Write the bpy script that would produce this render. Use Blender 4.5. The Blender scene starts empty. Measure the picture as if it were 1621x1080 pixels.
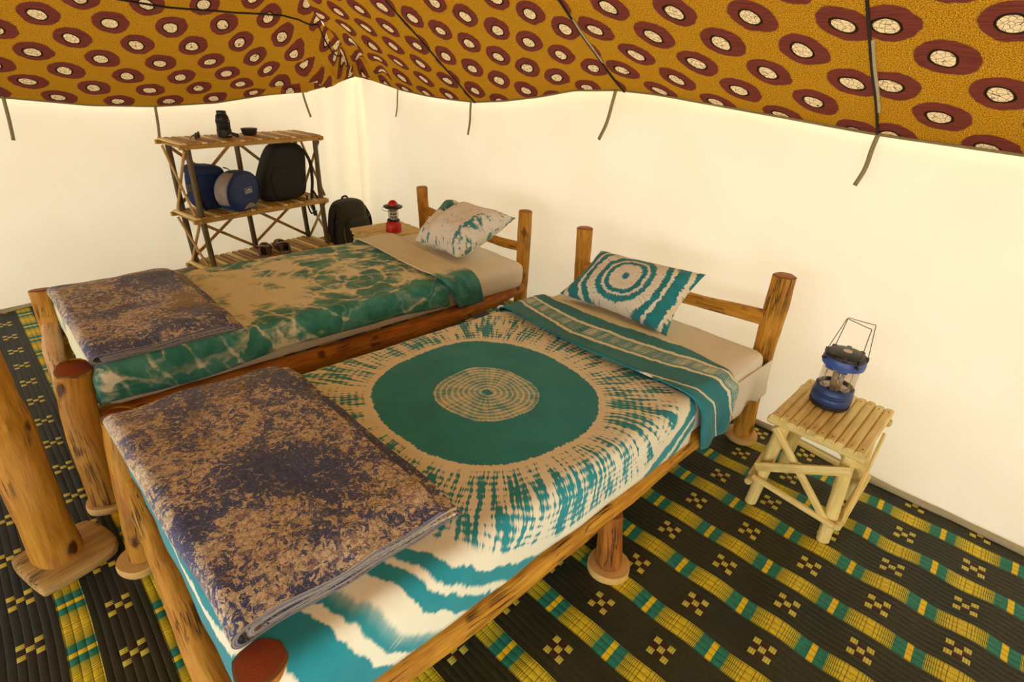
import bpy, math, random
import numpy as np
from mathutils import Vector, Matrix, noise as mnoise

random.seed(7)
rng = np.random.default_rng(11)
scene = bpy.context.scene
C = scene.collection
PI = math.pi

# ------------------------------------------------------------------ camera
cam_d = bpy.data.cameras.new('camera'); cam = bpy.data.objects.new('camera', cam_d); C.objects.link(cam)
cam_d.lens = 19.33; cam_d.sensor_width = 36; cam_d.clip_start = 0.02; cam_d.clip_end = 200
_R = Matrix(((0.687386, -0.362486, 0.629368), (0.723939, 0.272255, -0.633868), (0.05842, 0.891337, 0.449562)))
cam.matrix_world = Matrix.Translation((0, 0, 1.4)) @ _R.to_4x4()
scene.camera = cam

# ------------------------------------------------------------------ sky, sun, exposure
world = bpy.data.worlds.new('sky'); scene.world = world
world.use_nodes = True
wn = world.node_tree
bg = wn.nodes['Background']
bg.inputs['Color'].default_value = (0.86, 0.93, 1.0, 1)
bg.inputs['Strength'].default_value = 1.0
sun_d = bpy.data.lights.new('sun', 'SUN'); sun = bpy.data.objects.new('sun', sun_d); C.objects.link(sun)
sun_d.energy = 2.5; sun_d.angle = math.radians(4); sun_d.color = (1.0, 0.93, 0.82)
# high sun from behind and to the right of the camera: head and left walls glow with skylight only
sun.rotation_euler = Vector((-0.27, 0.30, -0.92)).to_track_quat('-Z', 'Y').to_euler()
vs = scene.view_settings
vs.view_transform = 'Standard'; vs.look = 'None'; vs.gamma = 1.0; vs.use_curve_mapping = False
vs.exposure = 2.4

# ------------------------------------------------------------------ node helper
class Sk:
    """a float socket with arithmetic"""
    def __init__(s, t, sock): s.t = t; s.s = sock
    def _b(s, op, o, rev=False):
        return s.t.math(op, o, s) if rev else s.t.math(op, s, o)
    def __add__(s, o): return s._b('ADD', o)
    def __radd__(s, o): return s._b('ADD', o)
    def __sub__(s, o): return s._b('SUBTRACT', o)
    def __rsub__(s, o): return s._b('SUBTRACT', o, True)
    def __mul__(s, o): return s._b('MULTIPLY', o)
    def __rmul__(s, o): return s._b('MULTIPLY', o)
    def __truediv__(s, o): return s._b('DIVIDE', o)
    def __pow__(s, o): return s._b('POWER', o)
    def __lt__(s, o): return s._b('LESS_THAN', o)
    def __gt__(s, o): return s._b('GREATER_THAN', o)
    def abs(s): return s.t.math('ABSOLUTE', s)
    def sin(s): return s.t.math('SINE', s)
    def cos(s): return s.t.math('COSINE', s)
    def fract(s): return s.t.math('FRACT', s)
    def floor(s): return s.t.math('FLOOR', s)
    def round(s): return s.t.math('ROUND', s)
    def sqrt(s): return s.t.math('SQRT', s)
    def min(s, o): return s._b('MINIMUM', o)
    def max(s, o): return s._b('MAXIMUM', o)
    def step(s, a, b): return s.t.smooth(s, a, b)

class Mat:
    def __init__(self, name):
        self.m = bpy.data.materials.new(name); self.m.use_nodes = True
        self.nt = self.m.node_tree; self.nt.nodes.clear()
        self.out = self.nt.nodes.new('ShaderNodeOutputMaterial')
    def n(self, t): return self.nt.nodes.new(t)
    def put(self, inp, v):
        if isinstance(v, Sk): self.nt.links.new(v.s, inp)
        elif isinstance(v, bpy.types.NodeSocket): self.nt.links.new(v, inp)
        elif isinstance(v, (tuple, list)):
            n = len(inp.default_value); v = list(v)
            if n == 4 and len(v) == 3: v.append(1)
            inp.default_value = v
        else: inp.default_value = v
    def math(self, op, a, b=None, c=None):
        k = self.n('ShaderNodeMath'); k.operation = op
        self.put(k.inputs[0], a)
        if b is not None: self.put(k.inputs[1], b)
        if c is not None: self.put(k.inputs[2], c)
        return Sk(self, k.outputs[0])
    def smooth(self, v, a, b):
        k = self.n('ShaderNodeMapRange'); k.interpolation_type = 'SMOOTHSTEP'
        self.put(k.inputs['Value'], v); self.put(k.inputs['From Min'], a); self.put(k.inputs['From Max'], b)
        return Sk(self, k.outputs[0])
    def tc(self, name='tc'):
        k = self.n('ShaderNodeAttribute'); k.attribute_name = name
        return k.outputs['Vector']
    def sep(self, v):
        k = self.n('ShaderNodeSeparateXYZ'); self.put(k.inputs[0], v)
        return [Sk(self, o) for o in k.outputs]
    def comb(self, x, y, z=0.0):
        k = self.n('ShaderNodeCombineXYZ')
        for i, v in enumerate((x, y, z)): self.put(k.inputs[i], v)
        return k.outputs[0]
    def noise(self, vec, scale=5, detail=4, rough=.55, dist=0.0):
        k = self.n('ShaderNodeTexNoise'); self.put(k.inputs['Vector'], vec)
        self.put(k.inputs['Scale'], scale); self.put(k.inputs['Detail'], detail)
        self.put(k.inputs['Roughness'], rough); self.put(k.inputs['Distortion'], dist)
        return Sk(self, k.outputs[0])
    def vor(self, vec, scale=5, feature='F1', rand=1.0):
        k = self.n('ShaderNodeTexVoronoi'); k.feature = feature
        self.put(k.inputs['Vector'], vec); self.put(k.inputs['Scale'], scale)
        self.put(k.inputs['Randomness'], rand)
        return Sk(self, k.outputs['Distance'])
    def ramp(self, f, stops, interp='LINEAR'):
        k = self.n('ShaderNodeValToRGB'); k.color_ramp.interpolation = interp
        e = k.color_ramp.elements
        while len(e) > 1: e.remove(e[-1])
        for i, (p, c) in enumerate(stops):
            x = e[0] if i == 0 else e.new(p)
            x.position = p
            if isinstance(c, (int, float)): c = (c, c, c)
            x.color = (c[0], c[1], c[2], 1)
        self.put(k.inputs[0], f)
        return k.outputs[0]
    def rampf(self, f, stops, interp='LINEAR'):
        k = self.n('ShaderNodeRGBToBW'); self.put(k.inputs[0], self.ramp(f, stops, interp)); return Sk(self, k.outputs[0])
    def mix(self, f, a, b, mode='MIX'):
        k = self.n('ShaderNodeMix'); k.data_type = 'RGBA'; k.blend_type = mode
        self.put(k.inputs['Factor'], f); self.put(k.inputs[6], a); self.put(k.inputs[7], b)
        return k.outputs[2]
    def bump(self, h, dist=.002, strength=1.0):
        k = self.n('ShaderNodeBump'); self.put(k.inputs['Height'], h)
        k.inputs['Distance'].default_value = dist; k.inputs['Strength'].default_value = strength
        return k.outputs[0]
    def bsdf(self, col, rough=.7, normal=None, **kw):
        k = self.n('ShaderNodeBsdfPrincipled')
        self.put(k.inputs['Base Color'], col); self.put(k.inputs['Roughness'], rough)
        if normal is not None: self.put(k.inputs['Normal'], normal)
        for a, v in kw.items():
            self.put(k.inputs[a.replace('_', ' ')], v)
        self.nt.links.new(k.outputs[0], self.out.inputs[0]); return k
    def cloth(self, col, trans_col, f, normal=None):
        """thin fabric: diffuse front + light passing through"""
        d = self.n('ShaderNodeBsdfDiffuse'); self.put(d.inputs[0], col)
        t = self.n('ShaderNodeBsdfTranslucent'); self.put(t.inputs[0], trans_col)
        if normal is not None: self.put(d.inputs['Normal'], normal); self.put(t.inputs['Normal'], normal)
        m = self.n('ShaderNodeMixShader'); self.put(m.inputs[0], f)
        self.nt.links.new(d.outputs[0], m.inputs[1]); self.nt.links.new(t.outputs[0], m.inputs[2])
        self.nt.links.new(m.outputs[0], self.out.inputs[0])

def srgb(r, g, b):
    f = lambda c: (c / 12.92 if c <= .04045 else ((c + .055) / 1.055) ** 2.4)
    return tuple(f(c / 255) for c in (r, g, b))

def plain(name, col, rough=.6, bump_s=0, bump_d=.001, var=.0, **kw):
    m = Mat(name); v = m.tc()
    c = col
    if var:
        n = m.noise(v, 25, 4, .6)
        c = m.mix(n.step(.3, .7), tuple(x * (1 - var) for x in col), tuple(min(1, x * (1 + var)) for x in col))
    nm = None
    if bump_s: nm = m.bump(m.noise(v, bump_s, 3, .6), bump_d)
    m.bsdf(c, rough, nm, **kw)
    return m.m

# ------------------------------------------------------------------ materials
def mat_wall():
    m = Mat('tent_wall_canvas'); v = m.tc()
    n = m.noise(v, 3.0, 3, .5)
    n2 = m.noise(v, 400, 2, .6)
    c = m.mix(n.step(.3, .7), (.84, .78, .66), (.87, .81, .70))
    t = m.mix(n.step(.3, .7), (.90, .79, .55), (.92, .82, .59))
    m.cloth(c, t, .118, m.bump(n2 * .4 + n * 3, .0006))
    return m.m

def mat_ceiling():
    m = Mat('printed_cotton'); v = m.tc()
    u, w, _ = m.sep(v)                       # lattice units: one cell = one repeat, second row half a cell over
    warp = m.noise(v, 3, 2, .5)
    u = u + (warp - .5) * .10
    uv2 = m.noise(m.comb(u * 1.0 + 31., w * 1.0, 3.), 3, 2, .5)
    w = w + (uv2 - .5) * .10
    def cell(du, dw):
        a = (u + du).fract() - .5; b = (w + dw).fract() - .5
        return a, b
    a1, b1 = cell(.5, .5); a2, b2 = cell(0., 0.)
    def ell(a, b, ax, bx, ox, oy):
        x = (a - ox) / ax; y = (b - oy) / bx
        return (x * x + y * y).sqrt()
    edge = (m.noise(v, 14, 3, .6) - .5) * .10
    def motif(a, b):
        big = ell(a + b * .16, b, .288, .262, 0, 0) + edge
        wht = ell(a + b * .25, b, .115, .106, -.03, -.02) + edge
        return big, wht
    B1, W1 = motif(a1, b1); B2, W2 = motif(a2, b2)
    B = B1.min(B2); W = W1.min(W2)
    fine = m.noise(v, 80, 3, .8)
    grain = m.noise(v, 260, 1, .5)
    streak = m.noise(m.comb(u * 3, w * 45, 0.), 1.0, 4, .7)
    ground = m.mix(fine.step(.40, .60), srgb(104, 72, 12), srgb(224, 172, 52))
    ground = m.mix(m.math('MULTIPLY', streak.step(.60, .75), .45), ground, srgb(205, 92, 25))
    ground = m.mix(m.math('MULTIPLY', grain.step(.55, .7), .45), ground, srgb(96, 66, 12))
    mar = m.mix(streak.step(.35, .7), srgb(120, 62, 54), srgb(96, 48, 50))
    mar = m.mix(m.math('MULTIPLY', fine.step(.5, .8), .35), mar, srgb(138, 92, 70))
    crack = m.vor(v, 17, 'DISTANCE_TO_EDGE')
    wh = m.mix(crack.step(.015, .04), srgb(60, 48, 36), srgb(236, 220, 190))
    ring = m.math('MULTIPLY', W.step(.98, 1.02), (W * -1 + 2.18).step(.9, .97))
    col = m.mix((B * -1 + 1).step(-.04, .04), ground, mar)
    col = m.mix(ring, col, srgb(42, 34, 22))
    col = m.mix((W * -1 + 1).step(-.05, .05), col, wh)
    wr = m.noise(m.comb(u * 1.2, w * 9, 0.), 1.3, 4, .6)
    m.cloth(col, col, .26, m.bump(wr * 1.0 + fine * .06, .010))
    return m.m

def mat_mat():
    m = Mat('woven_straw_mat'); v = m.tc()
    i, j, _ = m.sep(v)
    wob = (m.noise(v, 1.3, 2, .5) - .5) * .05
    i = i + wob
    s = (i + .69).fract()
    js = (j + .5).fract() - .5                       # cross centre at 0
    rib = m.math('ROUND', js * 10)
    ribf = (js * 10 - rib).abs() * 2                 # 0 centre .. 1 seam
    ygap = (js.abs() > .335)                          # yellow stripe: three ribs round the half period
    # --- yellow / teal stripe
    blk = (s > .38)
    wcen = (s - .69) / .31                           # -1..1 in fine block
    aw = wcen.abs()
    ph = (aw ** 1.75) * 9.0
    line = (ph.fract() - .5).abs()
    ln = (line * -1 + (aw * .17 + .025)) > 0.0
    yel = m.mix(aw.step(.35, 1.0), srgb(232, 214, 46), srgb(186, 196, 60))
    jit = m.noise(m.comb(i * 9, j * 10, 1.), 2.2, 2, .5)
    yel = m.mix(jit.step(.3, .7), yel, srgb(214, 186, 36))
    fine = m.mix(ln, yel, srgb(58, 84, 28))
    teal = m.mix(jit.step(.3, .7), srgb(38, 138, 112), srgb(30, 116, 104))
    bar = ((s - .20).abs() < .04)
    tl = m.mix(bar, teal, srgb(240, 208, 30))
    stripe = m.mix(blk, tl, fine)
    # --- dark band with five squares
    cx = (s - .69) / .105
    cc = m.math('ROUND', cx)
    fx = (cx - cc).abs() * 2
    inx = (cc.abs() < 1.5); iny = (rib.abs() < 1.5)
    par = ((cc + rib) * .5).fract() < .25
    sq = m.math('MULTIPLY', m.math('MULTIPLY', inx, iny), m.math('MULTIPLY', par, (fx < .86)))
    ticks = ((fx - .38).abs() < .05)
    sqc = m.mix(ticks, srgb(214, 204, 84), srgb(104, 92, 30))
    odd = m.math('MULTIPLY', m.math('MULTIPLY', inx, iny), m.math('SUBTRACT', 1.0, par))
    fiber = m.noise(m.comb(i * 60, j * 10, 0.), 1.0, 3, .6)
    band = m.mix(fiber.step(.3, .75), srgb(42, 42, 22), srgb(60, 58, 32))
    band = m.mix(odd, band, srgb(66, 36, 18))
    big = m.noise(v, .5, 3, .6)
    band = m.mix(m.math('MULTIPLY', big.step(.45, .65), .6), band, srgb(30, 36, 30))
    band = m.mix(m.math('MULTIPLY', (i * -1 + 16.5).step(0., 2.5), .75), band, srgb(26, 38, 46))
    band = m.mix(sq, band, sqc)
    col = m.mix(ygap, band, stripe)
    seam = ribf.step(.86, .98)
    col = m.mix(m.math('MULTIPLY', seam, .8), col, srgb(30, 26, 12))
    # stray yellow binding threads between mat rows
    h = (1.0 - ribf * ribf).sqrt()
    hf = m.noise(m.comb(i * 130, j * 4, 0.), 1.0, 2, .5)
    m.bsdf(col, .55, m.bump(h + hf * .2, .0028), Specular_IOR_Level=.3)
    return m.m

def mat_log(name, base, dark, pale, knots=1.0, rough=.62, grain=1.0):
    m = Mat(name); v = m.tc()
    x, y, z = m.sep(v)
    st = m.comb(x * 1.0, y * 1.0, z * .10)
    g = m.noise(st, 60, 5, .62, .6)
    g2 = m.noise(m.comb(x, y, z * .3), 14, 3, .6)
    col = m.mix(g.step(.36, .62), base, pale)
    col = m.mix(m.math('MULTIPLY', g2.step(.5, .75), .65), col, dark)
    split = m.noise(m.comb(x * 1., y * 1., z * .055), 44, 3, .5, 1.2)
    sp = (split - .5).abs()
    ck = m.math('MULTIPLY', (sp * -1 + .03).step(.0, .022), m.noise(v, 7, 2).step(.5, .62))
    col = m.mix(m.math('MULTIPLY', ck, .8 * grain), col, tuple(c * .25 for c in dark))
    kd = m.vor(m.comb(x, y, z * .75), 9.5, 'F1')
    kw = kd + (m.noise(v, 40, 2) - .5) * .16
    kn = (kw * -1 + .20).step(.0, .1)
    col = m.mix(m.math('MULTIPLY', kn, .85 * knots), col, tuple(c * .35 for c in dark))
    ring = m.math('MULTIPLY', (kw * -1 + .34).step(0., .06), (kw - .20).step(0., .05))
    col = m.mix(m.math('MULTIPLY', ring, .35 * knots), col, pale)
    hgt = g * .5 + g2 * 1.2 - ck * 1.5 + kn * .5
    m.bsdf(col, rough, m.bump(hgt, .006), Specular_IOR_Level=.4)
    return m.m

def mat_cut(name, base, dark):
    m = Mat(name); v = m.tc()
    x, y, z = m.sep(v)
    r = (x * x + y * y).sqrt() + (m.noise(v, 14, 2) - .5) * .012
    rg = (r * 900).sin()
    col = m.mix(m.math('MULTIPLY', rg.step(-.6, .9), .45), base, dark)
    col = m.mix(m.math('MULTIPLY', m.noise(v, 30, 4).step(.45, .7), .5), col, dark)
    m.bsdf(col, .6, m.bump(m.noise(v, 120, 3), .001))
    return m.m

def mat_cane(name, a, b, c, dirt=.5):
    """split cane / bamboo"""
    m = Mat(name); v = m.tc()
    x, y, z = m.sep(v)
    g = m.noise(m.comb(x, y, z * .05), 130, 4, .6)
    g2 = m.noise(m.comb(x, y, z * .6), 9, 3, .6)
    col = m.mix(g.step(.32, .68), a, b)
    col = m.mix(m.math('MULTIPLY', g2.step(.48, .72), dirt), col, c)
    m.bsdf(col, .5, m.bump(g, .0012), Specular_IOR_Level=.45)
    return m.m

CREAM = srgb(246, 243, 216); TEAL = srgb(18, 140, 154); TEAL2 = srgb(30, 154, 164)

def weave(m, v, s=900):
    return m.noise(v, s, 1, .5) * .15 + m.noise(v, 7, 3, .55) * 2.2

def mat_sunburst():
    """big round tie-dye motif; tc = flat cloth coordinates measured from the motif's centre"""
    m = Mat('tie_dye_sunburst'); v = m.tc()
    x, y, _ = m.sep(v)
    wrp = m.noise(v, 3.2, 3, .55)
    wx = x + (wrp - .5) * .05
    wy = y + (m.noise(m.comb(x + 7., y, 2.), 3.2, 3, .55) - .5) * .05
    r = ((wx.abs() ** 2.35) + (wy.abs() ** 2.35)) ** (1 / 2.35)
    rr = (wx * wx + wy * wy).sqrt() + .0005
    cx = wx / rr; cy = wy / rr
    ray = m.noise(m.comb(cx * 7.5, cy * 7.5, rr * 2.2), 1.9, 3, .65)          # angular streaks
    rayf = m.noise(m.comb(cx * 24, cy * 24, rr * 5), 2.0, 3, .6)
    jr = r + (rayf - .5) * .020                                              # feathered edge
    rings = ((r + (wrp - .5) * .012) * (2 * PI / .0165)).sin()
    # centre rosette
    blot = m.noise(v, 16, 3, .6)
    t_in = (rings * -1).step(-.9, -.1) * .30 + ray.step(.40, .66) * .22 + blot.step(.40, .7) * .26 + .02
    t_in = t_in.min(.9)
    dot = (((wx - .0).abs() < .016) .min(1.0)) * ((wy.abs()) < .010)
    t_in = t_in * .80 + .10
    t_in = t_in.max(dot)
    # solid ring
    t_ring = .97 - rayf.step(.55, .85) * .26 - m.noise(v, 4, 3).step(.55, .8) * .10
    # sun rays
    dash = ((r * (2 * PI / .021)).sin() * .5 + .5)
    t_ray = (ray * .50 + rayf * .64 + (dash - .5) * .05 + (m.noise(v, 6, 2) - .5) * .30 - (jr - .45).abs() * .22 - .06)
    t_ray = t_ray.step(.45, .60) * (dash * .16 + .84)
    t_ray = m.math('MULTIPLY', t_ray, jr.step(.345, .385))
    t_ray = t_ray + m.math('MULTIPLY', dash.step(.75, .95), m.noise(v, 5, 2).step(.45, .6) * .16)
    # outer bands
    ro = r + (rayf - .5) * .020 + (ray - .5) * .03 + (wrp - .5) * .05
    t_band = m.rampf(ro / 1.2, [(0, 0), (.485, .15), (.497, .0), (.512, .0), (.522, .9), (.543, .9), (.556, 0), (.561, .0),
                                (.572, .95), (.592, .9), (.600, .05), (.632, .05), (.645, .5), (.672, .75), (.680, .05), (.696, .0),
                                (.706, .95), (.765, 1.0), (.772, .05), (.784, .0), (.792, .95), (.9, 1), (1, .9)])
    band_streak = m.noise(m.comb(cx * 16, cy * 16, rr * 1.0), 2.0, 3, .6)
    t_band = m.math('MULTIPLY', t_band, 1.0 - band_streak.step(.55, .8) * .45)
    T = t_in
    T = T + (t_ring - T) * jr.step(.152, .158)
    T = T + (t_ray - T) * jr.step(.334, .341)
    T = T + (t_band - T) * ro.step(.565, .60)
    tcol = m.mix(m.noise(v, 6, 3).step(.3, .7), TEAL, TEAL2)
    thin = m.mix(T.step(.25, .85), srgb(80, 160, 160), tcol)
    col = m.mix(T.step(.08, .72), CREAM, thin)
    m.bsdf(col, .85, m.bump(weave(m, v), .0035), Sheen_Weight=.15)
    return m.m

def mat_foldband():
    """turned-down end of the sunburst sheet: bands along the bed's width; tc=(x, d) from its near edge"""
    m = Mat('tie_dye_bands'); v = m.tc()
    x, d, _ = m.sep(v)
    w1 = (m.noise(v, 5, 3, .6) - .5)
    fe = (m.noise(m.comb(x * 40, d * 6, 0.), 1.0, 3, .6) - .5)
    # arcs dipping in the middle
    q = d - (x + .02) * (x + .02) * .42 - x * .10 + w1 * .03 + fe * .02
    T = m.rampf(q + .15, [(0, .9), (.06, .95), (.092, .95), (.098, 0.0), (.106, .0), (.112, .95), (.222, .95), (.229, .0), (.238, .05), (.246, .62), (.312, .66),
                          (.320, .0), (.330, .0), (.337, .95), (.400, .95), (.41, .1), (.45, .1), (1, .8)])
    grid = ((q * (2 * PI / .013)).sin() * .5 + .5)
    st = m.noise(m.comb(x * 26, d * 3, 4.), 1.0, 3, .6)
    lightband = m.math('MULTIPLY', (q + .15 - .245).step(0, .02), (.315 - (q + .15)).step(0, .01))
    T = m.math('SUBTRACT', T, m.math('MULTIPLY', lightband, (st - .4) * 1.2 + grid * .25 - .1))
    tcol = m.mix(m.noise(v, 6, 3).step(.3, .7), TEAL, srgb(26, 118, 128))
    col = m.mix(T.step(.08, .72), CREAM, m.mix(T.step(.25, .85), srgb(80, 160, 160), tcol))
    m.bsdf(col, .85, m.bump(weave(m, v), .0035), Sheen_Weight=.15)
    return m.m

def mat_cloudy():
    """cloudy green tie-dye of the far bed; tc from bed centre line, x across, y along from foot"""
    m = Mat('tie_dye_cloudy'); v = m.tc()
    x, y, _ = m.sep(v)
    w = m.noise(v, 4.5, 4, .6)
    w2 = m.noise(m.comb(x * 1.0, y * 1.0, 5.), 9, 4, .62)
    sm = m.noise(m.comb(x * 3.2, y * 1.2, 2.), 7, 3, .6)
    side = x.step(.27, .40)                                # hanging side: mostly dyed
    low = (x * -1).step(.22, .36)
    nearf = y.step(.75, 1.15)
    th = .66 - side * .17 - nearf * .10 - low * .05
    T = (w * .55 + w2 * .30 + sm * .28 - th * .92)
    T = T.step(-.10, .16)
    # pale veins where the cloth was tied
    dx = x - .12; dy = y - 1.18
    rr = (dx * dx + dy * dy).sqrt() + (w - .5) * .10
    vein = ((rr * 9.0).fract() - .5).abs()
    vn = (vein * -1 + .11).step(0, .10)
    crk = m.vor(m.comb(x + (w - .5) * .25, y + (w2 - .5) * .25, 0.), 5.5, 'DISTANCE_TO_EDGE')
    ck = (crk * -1 + .11).step(0, .11)
    T = T - vn * .35 - ck * .42
    T = T.max(0)
    tcol = m.mix(w2.step(.35, .65), srgb(34, 126, 112), srgb(78, 160, 146))
    col = m.mix(T.step(.02, .80), srgb(246, 244, 208), tcol)
    m.bsdf(col, .85, m.bump(weave(m, v), .0035), Sheen_Weight=.15)
    return m.m

def mat_pillow_rings():
    m = Mat('tie_dye_rings'); v = m.tc()
    x, y, _ = m.sep(v)                                     # -1..1 on the pillow face, x scaled by aspect
    w = m.noise(v, 3, 3, .6) - .5
    rr = (x * x + y * y).sqrt() + .0005
    fe = m.noise(m.comb(x / rr * 9, y / rr * 9, rr * 4), 1.8, 3, .6)
    r = ((x.abs() ** 2.4) + (y.abs() ** 2.4)) ** (1 / 2.4) + w * .16 + (fe - .5) * .17
    T = m.rampf(r / 2.2, [(0, .9), (.045, .9), (.055, .05), (.21, .05), (.225, .95), (.275, .9), (.285, .0), (.31, .0), (.325, .8), (.385, .9), (.40, .1),
                          (.50, .1), (.515, .95), (.575, .95), (.585, 0), (.615, 0), (.63, .95), (.75, .95), (.765, .0), (.80, .0), (.815, 1), (1, 1)])
    st = m.noise(m.comb(x / rr * 14, y / rr * 14, rr * 2), 2.2, 3, .6)
    inner = m.math('MULTIPLY', st.step(.62, .68), (r / 2.2 - .06).step(0, .02)) * (.20 - r / 2.2).step(0, .02)
    mid = m.math('MULTIPLY', st.step(.60, .70), ((r / 2.2 - .45).abs() * -1 + .05).step(0, .02))
    T = T + inner * .9 + mid * .8
    col = m.mix(T.step(.0, .9), srgb(240, 232, 206), m.mix(w.step(-.2, .2), TEAL, srgb(34, 124, 120)))
    m.bsdf(col, .85, m.bump(weave(m, v), .002), Sheen_Weight=.15)
    return m.m

def mat_pillow_patch():
    m = Mat('tie_dye_patches'); v = m.tc()
    x, y, _ = m.sep(v)
    w = m.noise(v, 1.6, 4, .65); w2 = m.noise(v, 6, 3, .6)
    dx = x + .75; dy = y - .45
    d = (dx * dx * .6 + dy * dy * 1.6).sqrt()
    arc = (d * -1 + .55).step(0., .25)
    rim = (x.abs().max(y.abs()) - .72).step(0, .22)
    T = (w * .55 + w2 * .55 - .64 + arc * .17 + rim * .10).step(0., .08)
    col = m.mix(T, srgb(240, 234, 214), m.mix(w2.step(.35, .65), srgb(20, 104, 100), srgb(70, 148, 140)))
    m.bsdf(col, .85, m.bump(weave(m, v), .002), Sheen_Weight=.15)
    return m.m

def mat_blanket(name, seed):
    m = Mat(name); v = m.tc()
    x, y, z = m.sep(v)
    p = m.comb(x + seed, y + seed * .7, z)
    a = m.noise(p, 4.2, 6, .66, .5)
    b = m.noise(m.comb(x + seed + 9, y, z), 2.6, 3, .6)
    f = m.noise(p, 75, 4, .75, 1.0)
    f2 = m.noise(p, 32, 4, .75, 1.5)
    cr = m.vor(m.comb(x + (f2 - .5) * .05, y + (f - .5) * .05, z), 60, 'DISTANCE_TO_EDGE')
    navy = (a * .9 + (f2 - .5) * .80 + (f - .5) * .62 + .05 - .485).step(-.025, .025)
    ol = (b + (f - .5) * .5 + (f2 - .5) * .4 - .56).step(-.03, .06)
    tan = m.mix(f.step(.35, .65), srgb(206, 190, 150), srgb(242, 226, 190))
    tan = m.mix((cr * -1 + .12).step(0, .1), tan, srgb(158, 134, 116))
    tan = m.mix(ol, tan, srgb(146, 122, 72))
    nv = m.mix(f.step(.35, .62), srgb(34, 44, 92), srgb(70, 82, 128))
    nv = m.mix(m.math('MULTIPLY', f2.step(.57, .66), .75), nv, srgb(180, 158, 146))
    col = m.mix(navy, tan, nv)
    m.bsdf(col, .95, m.bump(f * .8 + a * 2.0 + f2 * .5, .0018), Sheen_Weight=.3)
    return m.m

def mat_sheet():
    m = Mat('cream_sheet'); v = m.tc()
    n = m.noise(v, 3, 3, .5)
    m.bsdf(m.mix(n, srgb(240, 232, 212), srgb(246, 240, 222)), .85, m.bump(weave(m, v), .003), Sheen_Weight=.15)
    return m.m

def mat_glass(name, tint=(1, 1, 1)):
    m = Mat(name)
    g = m.n('ShaderNodeBsdfGlossy'); g.inputs['Roughness'].default_value = .05
    t = m.n('ShaderNodeBsdfTransparent'); m.put(t.inputs[0], tint)
    fr = m.n('ShaderNodeLayerWeight'); fr.inputs['Blend'].default_value = .12
    mx = m.n('ShaderNodeMixShader')
    m.put(mx.inputs[0], (Sk(m, fr.outputs['Facing']) * .55 + .03)); m.nt.links.new(t.outputs[0], mx.inputs[1]); m.nt.links.new(g.outputs[0], mx.inputs[2])
    m.nt.links.new(mx.outputs[0], m.out.inputs[0])
    return m.m

M = {}
M['wall'] = mat_wall(); M['ceiling'] = mat_ceiling(); M['mat'] = mat_mat()
M['block_fly'] = None
_f = Mat('light_block_canvas'); _f.cloth((.55, .45, .28), (.62, .50, .30), .45); M['block_fly'] = _f.m  # canvas of the sheet added out of view to hold back light
M['log'] = mat_log('peeled_log', srgb(184, 122, 20), srgb(124, 66, 8), srgb(212, 156, 50), .8)
M['log_red'] = mat_log('reddish_peeled_log', srgb(164, 94, 18), srgb(104, 48, 8), srgb(188, 122, 38))
M['log_knot'] = mat_log('knotty_peeled_log', srgb(164, 106, 12), srgb(100, 50, 5), srgb(188, 132, 30), 1.1)
M['log_pale'] = mat_log('pale_peeled_log', srgb(214, 168, 112), srgb(160, 108, 62), srgb(230, 190, 140), .6)
M['bark'] = mat_log('bark_patched_log', srgb(170, 110, 18), srgb(74, 46, 10), srgb(200, 144, 44), 1.0)
M['cut'] = mat_cut('sawn_log_end', srgb(178, 110, 44), srgb(136, 76, 28))
M['cut_red'] = mat_cut('red_brown_sawn_end', srgb(150, 68, 26), srgb(128, 54, 18))
M['disc'] = mat_cut('wood_disc', srgb(222, 180, 104), srgb(200, 154, 82))
M['board'] = mat_log('weathered_board', srgb(168, 132, 66), srgb(120, 88, 36), srgb(192, 156, 90), .3)
M['cane'] = mat_cane('split_cane', srgb(246, 226, 150), srgb(232, 204, 122), srgb(184, 148, 74))
M['cane_dark'] = mat_cane('dark_cane', srgb(112, 90, 44), srgb(86, 66, 30), srgb(60, 44, 18), .6)  # darkest cane tone, on the shelf rack's legs
M['cane_mid'] = mat_cane('brown_cane', srgb(202, 160, 84), srgb(172, 128, 60), srgb(122, 88, 38), .6)
M['sunburst'] = mat_sunburst(); M['foldband'] = mat_foldband(); M['cloudy'] = mat_cloudy()
M['prings'] = mat_pillow_rings(); M['ppatch'] = mat_pillow_patch()
M['blanket_a'] = mat_blanket('navy_tan_blanket', 0.0); M['blanket_b'] = mat_blanket('navy_tan_blanket_far', 4.3)
M['sheet'] = mat_sheet()
M['sand'] = plain('sand', srgb(224, 212, 194), .95, 30, .004, .12)
_f = Mat('cotton_tape'); _f.cloth(srgb(186, 174, 136), srgb(176, 164, 128), .35); M['strap'] = _f.m
_f = Mat('hem_binding'); _f.cloth(srgb(180, 164, 122), srgb(170, 154, 116), .35); M['binding'] = _f.m
_f = Mat('canvas_hem'); _f.cloth(srgb(206, 194, 160), srgb(190, 176, 140), .3); M['hem'] = _f.m
M['seam'] = plain('dark_seam', srgb(44, 32, 20), .9, 200, .001, .2)
M['selvedge'] = plain('pale_selvedge', srgb(196, 182, 148), .9, 150, .0008, .15)
M['navy_plastic'] = plain('navy_plastic', srgb(34, 62, 118), .35, 0, 0, .05)
M['navy_dark'] = plain('dark_navy_plastic', srgb(22, 36, 72), .4)
M['blue_plastic'] = plain('blue_plastic', srgb(56, 84, 160), .35)
M['black'] = plain('black_plastic', srgb(26, 24, 22), .45)
M['black_rubber'] = plain('black_rubber', srgb(32, 30, 26), .8)
M['wire'] = plain('steel_wire', srgb(96, 84, 66), .35, Metallic=.9)
M['chrome'] = plain('chrome', srgb(205, 196, 180), .15, Metallic=1.0)
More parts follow.
